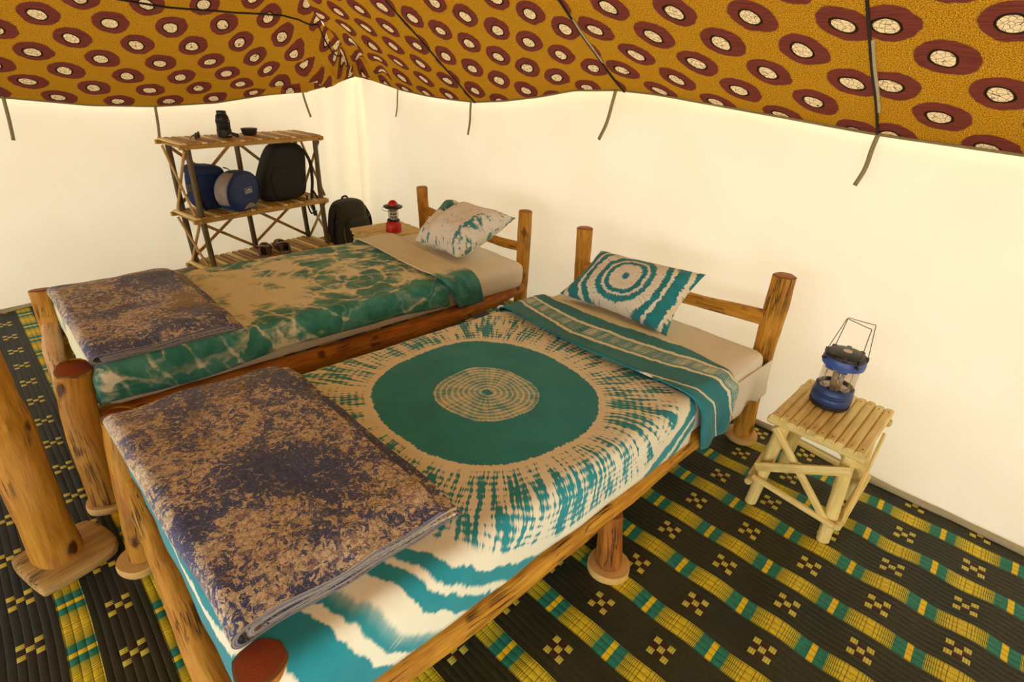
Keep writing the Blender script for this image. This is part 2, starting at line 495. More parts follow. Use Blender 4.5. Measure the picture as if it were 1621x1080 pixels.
M['tube'] = plain('frosted_lamp_tube', srgb(196, 176, 140), .4)
M['red'] = plain('red_plastic', srgb(196, 24, 14), .3)
M['white'] = plain('white_plastic', srgb(226, 214, 196), .5)
M['glass'] = mat_glass('clear_plastic', (.95, .93, .9))
M['blue_nylon'] = plain('blue_nylon', srgb(24, 52, 108), .6, 260, .001, .15)
M['blue_nylon2'] = plain('dull_blue_nylon', srgb(24, 44, 88), .7, 260, .001, .2)
M['grey_mesh'] = plain('grey_mesh', srgb(150, 138, 126), .8, 500, .001, .15)
M['black_nylon'] = plain('black_nylon', srgb(26, 22, 18), .75, 240, .0012, .2)
M['olive_nylon'] = plain('olive_nylon', srgb(44, 38, 16), .8, 240, .0012, .25)
M['olive_trim'] = plain('khaki_trim', srgb(96, 76, 28), .8, 240, .001, .2)
M['logo'] = plain('logo_print', srgb(196, 190, 180), .7)
M['leather'] = plain('brown_leather', srgb(86, 54, 36), .55, 90, .001, .25)
M['leather_pale'] = plain('tan_lining', srgb(176, 140, 104), .8, 90, .001, .2)
M['sole'] = plain('grey_rubber_sole', srgb(112, 92, 72), .85, 90, .001, .2)
M['nail'] = plain('nail_head', srgb(90, 70, 44), .5, Metallic=.6)

# ------------------------------------------------------------------ mesh helpers
def mk(name, geo, mat, parent=None, smooth=True):
    """geo = (verts, faces, tc[, face_mat_index]) ; mat = material or list"""
    v, f, t = geo[:3]
    me = bpy.data.meshes.new(name)
    me.from_pydata([tuple(map(float, p)) for p in v], [], [tuple(map(int, q)) for q in f])
    at = me.attributes.new('tc', 'FLOAT_VECTOR', 'POINT')
    at.data.foreach_set('vector', np.asarray(t, dtype=np.float32).reshape(-1))
    mats = mat if isinstance(mat, (list, tuple)) else [mat]
    for x in mats: me.materials.append(x)
    if len(geo) > 3: me.polygons.foreach_set('material_index', np.asarray(geo[3], dtype=np.int32))
    if smooth is True: me.polygons.foreach_set('use_smooth', [True] * len(me.polygons))
    elif smooth == 'auto':
        me.polygons.foreach_set('use_smooth', [True] * len(me.polygons))
        me.set_sharp_from_angle(angle=math.radians(38))
    me.update()
    o = bpy.data.objects.new(name, me); C.objects.link(o)
    if parent is not None: o.parent = parent
    return o

def share(name, me, parent, loc=(0, 0, 0), rot=(0, 0, 0)):
    o = bpy.data.objects.new(name, me); C.objects.link(o)
    o.location = loc; o.rotation_euler = rot; o.parent = parent
    return o

def merge(*gs):
    V, F, T, MI = [], [], [], []
    for g in gs:
        b = len(V); V += [tuple(p) for p in g[0]]; F += [tuple(i + b for i in q) for q in g[1]]; T += [tuple(p) for p in g[2]]
        MI += list(g[3]) if len(g) > 3 else [0] * len(g[1])
    return V, F, T, MI

def mi(g, k): return g[0], g[1], g[2], [k] * len(g[1])

def thing(name, label, cat, loc=(0, 0, 0), rotz=0, group=None):
    o = bpy.data.objects.new(name, None); C.objects.link(o)
    o.empty_display_size = .1
    o.location = loc; o.rotation_euler = (0, 0, rotz); o['label'] = label; o['category'] = cat
    if group: o['group'] = group
    return o

def tag(o, label, cat, group=None):
    o['label'] = label; o['category'] = cat
    if group: o['group'] = group
    return o

def spline(pts, n):
    """Catmull-Rom through pts (any dimension), n samples"""
    P = np.asarray(pts, float)
    if len(P) == 2: return np.array([P[0] + (P[1] - P[0]) * t for t in np.linspace(0, 1, n)])
    Q = np.vstack([2 * P[0] - P[1], P, 2 * P[-1] - P[-2]])
    out = []
    for t in np.linspace(0, len(P) - 1, n):
        k = min(int(t), len(P) - 2); u = t - k
        a, b, c, d = Q[k], Q[k + 1], Q[k + 2], Q[k + 3]
        out.append(.5 * (2 * b + (c - a) * u + (2 * a - 5 * b + 4 * c - d) * u * u + (3 * b - a - 3 * c + d) * u ** 3))
    return np.array(out)

def tube(pts, radii, n=24, sides=16, rough=0.0, cap=True, seed=0, closed=False, capmat=0, bev=.006):
    """log / pole / wire along a path. radii: number or list"""
    P = spline(pts, n) if not closed else np.asarray(pts, float)
    n = len(P)
    R = np.interp(np.linspace(0, 1, n), np.linspace(0, 1, len(radii)), radii) if hasattr(radii, '__len__') else np.full(n, radii)
    if closed: T = np.roll(P, -1, 0) - np.roll(P, 1, 0)
    else: T = np.gradient(P, axis=0)
    T /= np.linalg.norm(T, axis=1)[:, None]
    ref = np.array([0, 0, 1.]) if abs(T[0][2]) < .9 else np.array([1., 0, 0])
    N = np.cross(T[0], ref); N /= np.linalg.norm(N)
    V, F, TC, MI = [], [], [], []
    L = 0
    for k in range(n):
        if k:
            L += np.linalg.norm(P[k] - P[k - 1])
            N = N - T[k] * (N @ T[k]); N /= np.linalg.norm(N)
        B = np.cross(T[k], N)
        for s in range(sides):
            a = 2 * PI * s / sides
            d = N * math.cos(a) + B * math.sin(a)
            r = R[k]
            if rough:
                q = Vector((math.cos(a) * 1.3 + seed * 3.1, math.sin(a) * 1.3, L * 6))
                r *= 1 + rough * mnoise.noise(q) + rough * .5 * mnoise.noise(q * 2.7)
            V.append(P[k] + d * r); TC.append((math.cos(a) * r + seed * .37, math.sin(a) * r + seed * .11, L + seed * 1.7))
    m = n if closed else n - 1
    for k in range(m):
        for s in range(sides):
            a = k * sides + s; b = k * sides + (s + 1) % sides
            c = ((k + 1) % n) * sides + (s + 1) % sides; d = ((k + 1) % n) * sides + s
            F.append((a, b, c, d)); MI.append(0)
    if cap and not closed:
        for e, k in ((0, 0), (1, n - 1)):
            base = k * sides
            tdir = T[k] * (1 if e else -1)
            i0 = len(V)
            bv = min(bev, R[k] * .4)
            for s in range(sides):
                p = V[base + s]; V.append(P[k] + (p - P[k]) * (1 - bv / R[k]) + tdir * bv * .6)
                a = 2 * PI * s / sides
                TC.append((math.cos(a) * R[k], math.sin(a) * R[k], .01 * e))
            c0 = len(V); V.append(P[k] + tdir * bv * .6); TC.append((0, 0, .01 * e))
            for s in range(sides):
                s2 = (s + 1) % sides
                q = (base + s, base + s2, i0 + s2, i0 + s); F.append(q if not e else q); MI.append(0)
                F.append((i0 + s, i0 + s2, c0)); MI.append(capmat)
    return V, F, TC, MI

def bar(p0, p1, w, t, up=(0, 0, 1), arch=0.0, seg=2, bow=0.0, seed=0):
    """slat: rectangular section w x t, top side arched (split cane); bow curves it a little"""
    p0 = np.asarray(p0, float); p1 = np.asarray(p1, float)
    d = p1 - p0; L = np.linalg.norm(d); d /= L
    up = np.asarray(up, float); sd = np.cross(d, up); sd /= np.linalg.norm(sd); up = np.cross(sd, d)
    prof = [(-w / 2, -t / 2), (w / 2, -t / 2), (w / 2, t / 2 - arch)]
    na = 4 if arch else 0
    for k in range(1, na):
        a = PI * k / na
        prof.append((w / 2 * math.cos(a), t / 2 - arch + arch * math.sin(a)))
    prof.append((-w / 2, t / 2 - arch))
    V, F, TC = [], [], []
    m = len(prof)
    for k in range(seg + 1):
        u = k / seg; c = p0 + d * L * u + up * bow * math.sin(PI * u)
        for (a, b) in prof:
            V.append(c + sd * a + up * b); TC.append((a + seed * .173, b + seed * .091, L * u + seed * .61))
    for k in range(seg):
        for s in range(m):
            s2 = (s + 1) % m
            F.append((k * m + s, (k + 1) * m + s, (k + 1) * m + s2, k * m + s2))
    F.append(tuple(range(m))); F.append(tuple(seg * m + s for s in reversed(range(m))))
    return V, F, TC

def lathe(prof, sides=32, center=(0, 0, 0), ang0=0, squash=1.0):
    """prof = [(r,z)...] from bottom to top; r=0 closes"""
    V, F, TC = [], [], []
    for (r, z) in prof:
        for s in range(sides):
            a = 2 * PI * s / sides + ang0
            V.append((center[0] + r * math.cos(a), center[1] + r * math.sin(a) * squash, center[2] + z)); TC.append((r * math.cos(a), r * math.sin(a), z))
    for k in range(len(prof) - 1):
        for s in range(sides):
            s2 = (s + 1) % sides
            F.append((k * sides + s, k * sides + s2, (k + 1) * sides + s2, (k + 1) * sides + s))
    if prof[0][0] > 0: F.append(tuple(reversed(range(sides))))
    if prof[-1][0] > 0: F.append(tuple((len(prof) - 1) * sides + s for s in range(sides)))
    return V, F, TC

def rbox(lo, hi, r, div=(12, 12, 4), fn=None):
    """rounded box surface; fn(p)->p deforms"""
    lo = np.asarray(lo, float); hi = np.asarray(hi, float)
    V, F, TC, idx = [], [], [], {}
    def coords(a, n):
        c = list(np.linspace(lo[a] + r, hi[a] - r, n + 1))
        return [lo[a], lo[a] + r * .3] + c + [hi[a] - r * .3, hi[a]]
    cs = [coords(a, div[a]) for a in range(3)]
    N = [len(c) - 1 for c in cs]
    def vid(i, j, k):
        key = (i, j, k)
        if key not in idx:
            p = np.array([cs[0][i], cs[1][j], cs[2][k]])
            q = np.clip(p, lo + r, hi - r); d = p - q; L = np.linalg.norm(d)
            if L > 1e-9: p = q + d / L * r
            TC.append(tuple(p))
            if fn is not None: p = fn(p)
            idx[key] = len(V); V.append(tuple(p))
        return idx[key]
    for i in range(N[0]):
        for j in range(N[1]):
            F.append((vid(i, j, 0), vid(i, j + 1, 0), vid(i + 1, j + 1, 0), vid(i + 1, j, 0)))
            F.append((vid(i, j, N[2]), vid(i + 1, j, N[2]), vid(i + 1, j + 1, N[2]), vid(i, j + 1, N[2])))
    for i in range(N[0]):
        for k in range(N[2]):
            F.append((vid(i, 0, k), vid(i + 1, 0, k), vid(i + 1, 0, k + 1), vid(i, 0, k + 1)))
            F.append((vid(i, N[1], k), vid(i, N[1], k + 1), vid(i + 1, N[1], k + 1), vid(i + 1, N[1], k)))
    for j in range(N[1]):
        for k in range(N[2]):
            F.append((vid(0, j, k), vid(0, j, k + 1), vid(0, j + 1, k + 1), vid(0, j + 1, k)))
            F.append((vid(N[0], j, k), vid(N[0], j + 1, k), vid(N[0], j + 1, k + 1), vid(N[0], j, k + 1)))
    return V, F, TC

def sgrid(fn, us, vs_, tcf=None):
    V, F, TC = [], [], []
    n, m = len(us), len(vs_)
    for u in us:
        for v in vs_:
            p = fn(u, v); V.append(tuple(p)); TC.append(tuple(tcf(u, v)) if tcf else tuple(p))
    for i in range(n - 1):
        for j in range(m - 1):
            F.append((i * m + j, (i + 1) * m + j, (i + 1) * m + j + 1, i * m + j + 1))
    return V, F, TC

def blob(rx, ry, rz, e1=.6, e2=.6, nu=28, nv=18, fn=None):
    """superellipsoid"""
    def sp(c, e): return math.copysign(abs(c) ** e, c)
    V, F, TC = [], [], []
    for j in range(nv + 1):
        ph = -PI / 2 + PI * j / nv
        for i in range(nu):
            th = 2 * PI * i / nu
            p = np.array([rx * sp(math.cos(ph), e1) * sp(math.cos(th), e2), ry * sp(math.cos(ph), e1) * sp(math.sin(th), e2), rz * sp(math.sin(ph), e1)])
            TC.append(tuple(p))
            if fn is not None: p = fn(p)
            V.append(tuple(p))
    for j in range(nv):
        for i in range(nu):
            i2 = (i + 1) % nu
            F.append((j * nu + i, j * nu + i2, (j + 1) * nu + i2, (j + 1) * nu + i))
    return V, F, TC

def ribbon(pts, w, t, side, n=14):
    """flat strap along a path; side = width direction"""
    P = spline(pts, n); T = np.gradient(P, axis=0); T /= np.linalg.norm(T, axis=1)[:, None]
    sd = np.asarray(side, float); V, F, TC = [], [], []
    L = 0
    for k in range(n):
        if k: L += np.linalg.norm(P[k] - P[k - 1])
        s = sd - T[k] * (sd @ T[k]); s /= np.linalg.norm(s); nn = np.cross(T[k], s)
        for (a, b) in ((-1, -1), (1, -1), (1, 1), (-1, 1)):
            V.append(P[k] + s * a * w / 2 + nn * b * t / 2); TC.append((a * w / 2, b * t / 2, L))
    for k in range(n - 1):
        for q in range(4):
            q2 = (q + 1) % 4
            F.append((k * 4 + q, k * 4 + q2, (k + 1) * 4 + q2, (k + 1) * 4 + q))
    F.append((3, 2, 1, 0)); F.append(tuple((n - 1) * 4 + q for q in range(4)))
    return V, F, TC

def xf(g, loc=(0, 0, 0), rot=None):
    """move a geometry; rot = 3x3 columns or euler z"""
    V = np.asarray([tuple(p) for p in g[0]], float)
    if rot is not None:
        Rm = np.asarray(rot if not isinstance(rot, (int, float)) else Matrix.Rotation(rot, 3, 'Z'))
        V = V @ Rm.T
    V = V + np.asarray(loc, float)
    return (V.tolist(),) + tuple(g[1:])

def nz(x, y, z=0.0): return mnoise.noise(Vector((x, y, z)))

# ================================================================== THE TENT
HEAD0 = np.array([-4.39, 2.45]); HEAD1 = np.array([1.05, 2.275])       # head wall, left end to right end
LEFT0 = np.array([-3.49, -2.70]); BACK1 = np.array([1.05, -2.70])
APEX = np.array([-1.74, -0.12, 2.90])

# ground
g = sgrid(lambda u, v: (u, v, -.012), np.linspace(-14, 12, 14), np.linspace(-12, 14, 14))
o = mk('floor', g, M['sand']); o['kind'] = 'structure'

def wall(name, a, b, fold_at=None, z1=1.50, gap=None, hem=True, nx=120):
    a = np.asarray(a, float); b = np.asarray(b, float); d = b - a; L = np.linalg.norm(d); d /= L
    n = np.array([-d[1], d[0]])
    if (np.array([APEX[0], APEX[1]]) - a) @ n < 0: n = -n            # inward normal
    def fn(u, v):
        u0 = u
        off = .010 * nz(u * 1.1, v * 1.3, len(name)) + .004 * nz(u * 4, v * 2.0, 3)
        if fold_at is not None:
            k = math.exp(-abs(u - fold_at) / .45)
            off += k * .018 * math.sin(u * 26 + 1.5 * math.sin(u * 9)) * (.35 + .65 * v)
        off += .055 * max(0, (.16 - v)) / .16 * (.6 + .5 * nz(u * 2.2, 5))   # fabric kicks in at the ground
        p = a + d * u + n * off
        return (p[0], p[1], v)
    zs = np.concatenate([np.linspace(.0, .2, 6), np.linspace(.26, z1, 18)])
    if gap:
        g1 = sgrid(fn, np.linspace(0, gap[0], 30), zs, lambda u, v: (u, v, 0)); g2 = sgrid(fn, np.linspace(gap[1], L, 30), zs, lambda u, v: (u, v, 0))
        g3 = sgrid(fn, np.linspace(gap[0], gap[1], 20), np.linspace(1.15, z1, 5), lambda u, v: (u, v, 0))
        geo = merge(g1, g2, g3)
    else:
        geo = sgrid(fn, np.linspace(0, L, nx), zs, lambda u, v: (u, v, 0))
    w = mk(name, geo, M['wall']); w['kind'] = 'structure'
    if hem:
        us = np.linspace(.02, L - .02, 70)
        pts = []
        for u in us:
            p = np.array(fn(u, .012)); pts.append((p[0] + n[0] * .012, p[1] + n[1] * .012, .014 + .004 * nz(u * 3, 1)))
        mk('hem', tube(pts, .014, len(pts), 8, .3, True, 3), M['hem'], w)
    return w, fn, n, d

w_head, fn_head, n_head, d_head = wall('wall_head', HEAD0 + np.array([-.08, .0026]), HEAD1 + np.array([.06, -.002]), fold_at=.12, nx=170)
w_left, fn_left, n_left, d_left = wall('wall_left', LEFT0, HEAD0 + np.array([-.014, .08]), fold_at=5.23, nx=170)
w_right, _, _, _ = wall('wall_right', HEAD1, BACK1, gap=(1.9, 3.1), hem=False)
w_back, _, _, _ = wall('wall_back', BACK1, LEFT0, gap=(.3, 3.9), hem=False, nx=60)

# eaves (height of the ceiling cloth's lower edge)
EH = ([-4.39, -4.12, -3.98, -3.63, -3.31, -3.03, -2.80, -2.54, -2.23, -2.0, -1.72, -1.5, -1.31, -.9, -.58, -.18, .4, 1.05],
      [1.245, 1.235, 1.222, 1.187, 1.174, 1.173, 1.178, 1.205, 1.252, 1.298, 1.318, 1.316, 1.304, 1.278, 1.257, 1.247, 1.25, 1.25])
EL = ([-2.7, -1.5, -.5, .235, .6, .93, 1.3, 1.66, 1.96, 2.2, 2.35, 2.45],
      [1.25, 1.16, 1.14, 1.098, 1.056, 1.044, 1.06, 1.106, 1.127, 1.175, 1.22, 1.245])
def eave_h(x): return float(np.interp(x, *EH))
def eave_l(y): return float(np.interp(y, *EL))

INS = .03
def head_y(x): return HEAD0[1] + (HEAD1[1] - HEAD0[1]) * (x - HEAD0[0]) / (HEAD1[0] - HEAD0[0]) - INS
def left_x(y): return LEFT0[0] + (HEAD0[0] - LEFT0[0]) * (y - LEFT0[1]) / (HEAD0[1] - LEFT0[1]) + INS

CORNER = np.array([left_x(2.42), head_y(-4.36), 1.245])
def wrinkle(x, y, z, side):
    """puckers where the cloth is gathered into the corner, light sag elsewhere"""
    dc = math.hypot(x - CORNER[0], y - CORNER[1])
    ang = math.atan2(y - CORNER[1], x - CORNER[0])
    k = math.exp(-((dc - .25) / .55) ** 2) if dc > .25 else (dc / .25) ** 1.2
    w = k * .045 * math.sin(ang * 23 + 2.2 * math.sin(dc * 9) + 1.5 * nz(x * 3, y * 3))
    w += k * .02 * nz(x * 9, y * 9, 2)
    w += .014 * nz(x * 1.6, y * 1.6, 4) + .004 * nz(x * 6, y * 6, 8)
    return w

LATP = .272; LATQ = .262
def head_point(x, w):
    ye = head_y(x); A = CORNER[:2] if x < APEX[0] else np.array([HEAD1[0] - .03, head_y(1.02)])
    yl = A[1] + (APEX[1] - A[1]) * (x - A[0]) / (APEX[0] - A[0])
    y = ye + (yl - ye) * w
    dist = ye - y
    z0 = 1.25; z = z0 + .705 * dist
    z += (eave_h(x) - z0) * math.exp(-dist / .55)
    # sag between the seams
    return np.array([x, y, z]), dist
def head_geo(x0, x1, ox, oq, slope, nx=28, ny=44):
    def f(u, w):
        p, dist = head_point(u, w); p[2] += wrinkle(*p, 'h') * min(1, dist / .08 + .15); return p
    def t(u, w):
        p, dist = head_point(u, w); q = dist * 1.2236
        return ((u - ox) / LATP, (q - oq - slope * (u - ox)) / LATQ, 0)
    ws = np.linspace(0, 1, ny) ** 1.35
    return sgrid(f, np.linspace(x0, x1, nx), ws, t)
def left_point(y, w):
    xe = left_x(y); A = CORNER[:2] if y > APEX[1] else np.array([left_x(-2.67), -2.67])
    xl = A[0] + (APEX[0] - A[0]) * (y - A[1]) / (APEX[1] - A[1])
    x = xe + (xl - xe) * w; dist = (x - xe) * .985
    z = 1.05 + .705 * dist + (eave_l(y) - 1.05) * math.exp(-dist / .8) + .09 * (1 - math.exp(-dist / .8)) * 0
    k = w ** 3
    zt, _ = (np.array([0, 0, 0]), 0)
    # meet the head face along the hip
    return np.array([x, y, z]), dist
def left_geo(y0, y1, ny=70, nx=44):
    def hipz(y):
        x = left_point(y, 1.0)[0][0]
        x = min(x, APEX[0])
        return head_point(x, 1.0)[0][2] if y > APEX[1] else 1.25 + (APEX[2] - 1.25) * (y + 2.67) / (APEX[1] + 2.67)
    def f(u, w):
        p, dist = left_point(u, w); pe = left_point(u, 1.0)[0][2]
        p[2] += (hipz(u) - pe) * w ** 2.5
        p[2] += wrinkle(*p, 'l') * min(1, dist / .08 + .15); return p
    def t(u, w):
        p, dist = left_point(u, w); s = p[1] / .985 + (p[0] - left_x(p[1])) * -.17
        return ((s - .467) / .278, (dist * 1.2236 - .05) / .245, 0)
    ws = np.linspace(0, 1, nx) ** 1.2
    return sgrid(f, np.linspace(y0, y1, ny), ws, t)

xr = HEAD1[0] - .03
panels = [head_geo(CORNER[0], -2.80, -3.3, .03, .05, 60), head_geo(-2.80, -1.68, -2.027, .131, .235, 50), head_geo(-1.68, -.58, -1.052, .15, -.07, 50),
          head_geo(-.58, .50, -.40, .13, .02, 40), head_geo(.50, xr, .62, .13, 0, 14)]
panels.append(left_geo(-2.67, CORNER[1]))
# the two faces behind the camera
def plain_face(a, b):
    a = np.array(a); b = np.array(b)
    return sgrid(lambda u, w: (a + (b - a) * u) * (1 - w) + APEX * w, np.linspace(0, 1, 30), np.linspace(0, 1, 24),
                 lambda u, w: (u * 5 / .272 * (1 - w), w * 2.9 / .262, 0))
panels.append(plain_face((xr, 2.25, 1.25), (xr, -2.67, 1.25)))
panels.append(plain_face((xr, -2.67, 1.25), (left_x(-2.67), -2.67, 1.25)))
ceil = mk('ceiling', merge(*panels), M['ceiling']); ceil['kind'] = 'structure'

# binding along the cloth's lower edge
def binding(pts, nm='edge_binding'):
    P = spline(pts, 160); V, F, T = [], [], []
    for k, p in enumerate(P):
        for (dz, dn) in ((-.005, 0), (.004, 0), (.004, .003), (-.005, .003)):
            V.append((p[0] + dn * .3, p[1] - dn, p[2] + dz)); T.append((k * .03, dz, dn))
    for k in range(len(P) - 1):
        for q in range(4):
            F.append((k * 4 + q, k * 4 + (q + 1) % 4, k * 4 + 4 + (q + 1) % 4, k * 4 + 4 + q))
    return mk(nm, (V, F, T), M['binding'], ceil)
binding([(x, head_y(x) - .004, eave_h(x)) for x in np.linspace(CORNER[0], xr, 60)])
binding([(left_x(y) + .004, y, eave_l(y)) for y in np.linspace(-2.67, CORNER[1], 60)])
# seams joining the printed widths
def seam_line(x, d1, r=.0038, m=None, nm='seam', dx=0.0, d0=0.0):
    pts = []
    n = 40
    for k in range(n):
        dist = d0 + (d1 - d0) * k / (n - 1)
        ye = head_y(x); y = ye - dist
        A = CORNER[:2] if x < APEX[0] else np.array([HEAD1[0] - .03, head_y(1.02)])
        yl = A[1] + (APEX[1] - A[1]) * (x - A[0]) / (APEX[0] - A[0])
        w = dist / (ye - yl)
        if w > .99: break
        p, ds = head_point(x, w); p[2] += wrinkle(*p, 'h') * min(1, ds / .08 + .15)
        pts.append((p[0] + dx + .004 * nz(dist * 5, x), p[1] - .003, p[2] - .005))
    return mk(nm, ribbon(pts, r * 2, .006, (1, 0, 0), len(pts)), m or M['seam'], ceil)
for x, L in ((-2.80, 1.3), (-1.68, 2.2), (-.58, 1.75), (.50, .9)):
    seam_line(x, L)
seam_line(-.58, .38, .004, M['selvedge'], 'selvedge', .008, .10)
seam_line(-1.68, .42, .0032, M['selvedge'], 'selvedge', .007, .20)
pts = []
for y in np.linspace(CORNER[1] - .20, -1.4, 60):
    xe = left_x(y); xl_ = left_point(y, 1.0)[0][0]; dist = float(np.interp(y, [-1.4, .3, .8, 1.2, 1.6, 1.9, 2.1, 2.25], [.72, .68, .65, .61, .54, .41, .26, .13]))
    w = dist / max(.001, (xl_ - xe) * .985)
    if w > .98: continue
    p, ds = left_point(y, w); pe = left_point(y, 1.0)[0][2]
    x = min(xl_, APEX[0]); hz = head_point(x, 1.0)[0][2] if y > APEX[1] else 1.25 + (APEX[2] - 1.25) * (y + 2.67) / (APEX[1] + 2.67)
    p[2] += (hz - pe) * w ** 2.5 + wrinkle(*p, 'l')
    pts.append((p[0], p[1], p[2] - .006))
if len(pts) > 4: mk('seam', ribbon(pts, .008, .006, (.8, 0, .6), len(pts)), M['seam'], ceil)

# tie tapes hanging on the walls
def tape(parent, x, y, z, dx, dy, L, w=.016, curl=.0):
    pts = [(x, y, z), (x + dx * .2, y + dy * .2, z - L * .3), (x + dx * .55 + curl, y + dy * .55, z - L * .66), (x + dx, y + dy, z - L)]
    side = (d_head[0], d_head[1], 0) if parent is w_head else (d_left[0], d_left[1], 0)
    return mk('tie_tape', ribbon(pts, w, .0025, side, 12), M['strap'], parent)
for (x, z, x2, z2, w) in ((-3.68, 1.19, -3.70, 1.005, .014), (-2.83, 1.19, -2.84, .985, .017), (-1.725, 1.32, -1.782, 1.09, .018), (-.577, 1.262, -.594, 1.085, .015)):
    tape(w_head, x, head_y(x) - .012, z, x2 - x, -.012, z - z2, w, .006)
for (y, z, y2, z2) in ((.235, 1.105, .219, .895), (.93, 1.05, .912, .86), (1.942, 1.135, 1.985, .954)):
    tape(w_left, left_x(y) + .012, y, z, -.17 * (y2 - y) + .012, y2 - y, z - z2, .016, .004)

# outer canvas fly added unseen above the ceiling to block sun and sky leaks
def block_fly_pt(a, b, u, w):
    e = np.array(a) + (np.array(b) - np.array(a)) * u
    top = np.array([APEX[0], APEX[1], 3.06]); return e * (1 - w) + top * w
ov = .10; zf = 1.30
cs_ = [(-4.39 - ov, 2.45 + ov, zf), (1.05 + ov, 2.275 + ov, zf), (1.05 + ov, -2.70 - ov, zf), (-3.49 - ov, -2.70 - ov, zf)]
fl = [sgrid(lambda u, w, a=cs_[i], b=cs_[(i + 1) % 4]: block_fly_pt(a, b, u, w), np.linspace(0, 1, 12), np.linspace(0, 1, 12)) for i in range(4)]
o = mk('light_block_fly', merge(*fl), M['block_fly']); o['kind'] = 'structure'

# ================================================================== FLOOR MAT
e1R = np.array([.1985, .0065]); e2R = np.array([.0125, -.2036]); oR = np.array([-.617, 2.019])
e1L = np.array([.1908, .0046]); e2L = np.array([.002, -.190]); oL = np.array([-1.241, -.015])
AR = np.linalg.inv(np.array([e1R, e2R]).T); AL = np.linalg.inv(np.array([e1L, e2L]).T)
def mat_tc(x, y):
    p = np.array([x, y]); r = AR @ (p - oR); l = AL @ (p - oL) + np.array([-4, 10])
    k = min(1, max(0, (x + 1.55) / .75)); k = k * k * (3 - 2 * k)
    q = l * (1 - k) + r * k
    return (q[0] + 20, q[1] + 20, 0)
def mat_pt(x, y):
    near = max(0, min(1, (x + 1.0) / .6))
    z = .008 + .0065 * near * math.sin(x * 31 + 1.2 * math.sin(y * 5)) * (.5 + .5 * nz(x * 2, y * 3)) + .002 * nz(x * 5, y * 9)
    return (x, y, max(.001, z))
def mat_edge(x): return head_y(x) + .010
def mat_lim(x): return -2.55 + max(0, (-3.50 - x)) * 5.1
g = sgrid(lambda u, v: mat_pt(max(u, left_x(mat_lim(u) + (mat_edge(u) - mat_lim(u)) * v) - .005), mat_lim(u) + (mat_edge(u) - mat_lim(u)) * v), np.linspace(-4.30, 1.0, 290), np.linspace(0, 1, 150),
          lambda u, v: mat_tc(max(u, left_x(mat_lim(u) + (mat_edge(u) - mat_lim(u)) * v) - .005), mat_lim(u) + (mat_edge(u) - mat_lim(u)) * v))
matob = mk('woven_floor_mat', g, M['mat'])
tag(matob, 'large woven straw floor mat with dark, yellow and green checked stripes', 'floor mat')

# ================================================================== BEDS
def log(parent, name, pts, radii, mat='log', seed=0, sides=18, n=28, rough=.10, cap='cut'):
    return mk(name, tube(pts, radii, n, sides, rough, True, seed, False, 1), [M[mat], M[cap]], parent, 'auto')

def foot_disc(parent, x, y, r, h=.032, seed=0):
    prof = [(r * .97, 0.006), (r * 1.0, .012), (r * 1.0, h - .008), (r * .96, h), (0, h)]
    g = lathe(prof, 26, (x, y, 0))
    V = []
    for p in g[0]:
        a = math.atan2(p[1] - y, p[0] - x); k = 1 + .06 * nz(math.cos(a) * 1.2 + seed * 5, math.sin(a) * 1.2)
        V.append((x + (p[0] - x) * k, y + (p[1] - y) * k, p[2]))
    return mk('foot_disc', (V, g[1], g[2]), [M['disc']], parent, 'auto')

def bed_frame(label, posts, rails, group=None):
    b = thing('log_bed_frame', label, 'bed', (0, 0, 0))
    for k, (pts, rad, mat, disc, cap) in enumerate(posts):
        po = log(b, 'post', pts, rad, mat, seed=k + len(label) * .3, cap=cap, n=34)
        if disc: foot_disc(po, pts[0][0] + disc[0], pts[0][1] + disc[1], disc[2], seed=k)
    for k, (nm, pts, rad, mat) in enumerate(rails):
        log(b, nm, pts, rad, mat, seed=k + 9 + len(label) * .3, n=40)
    return b

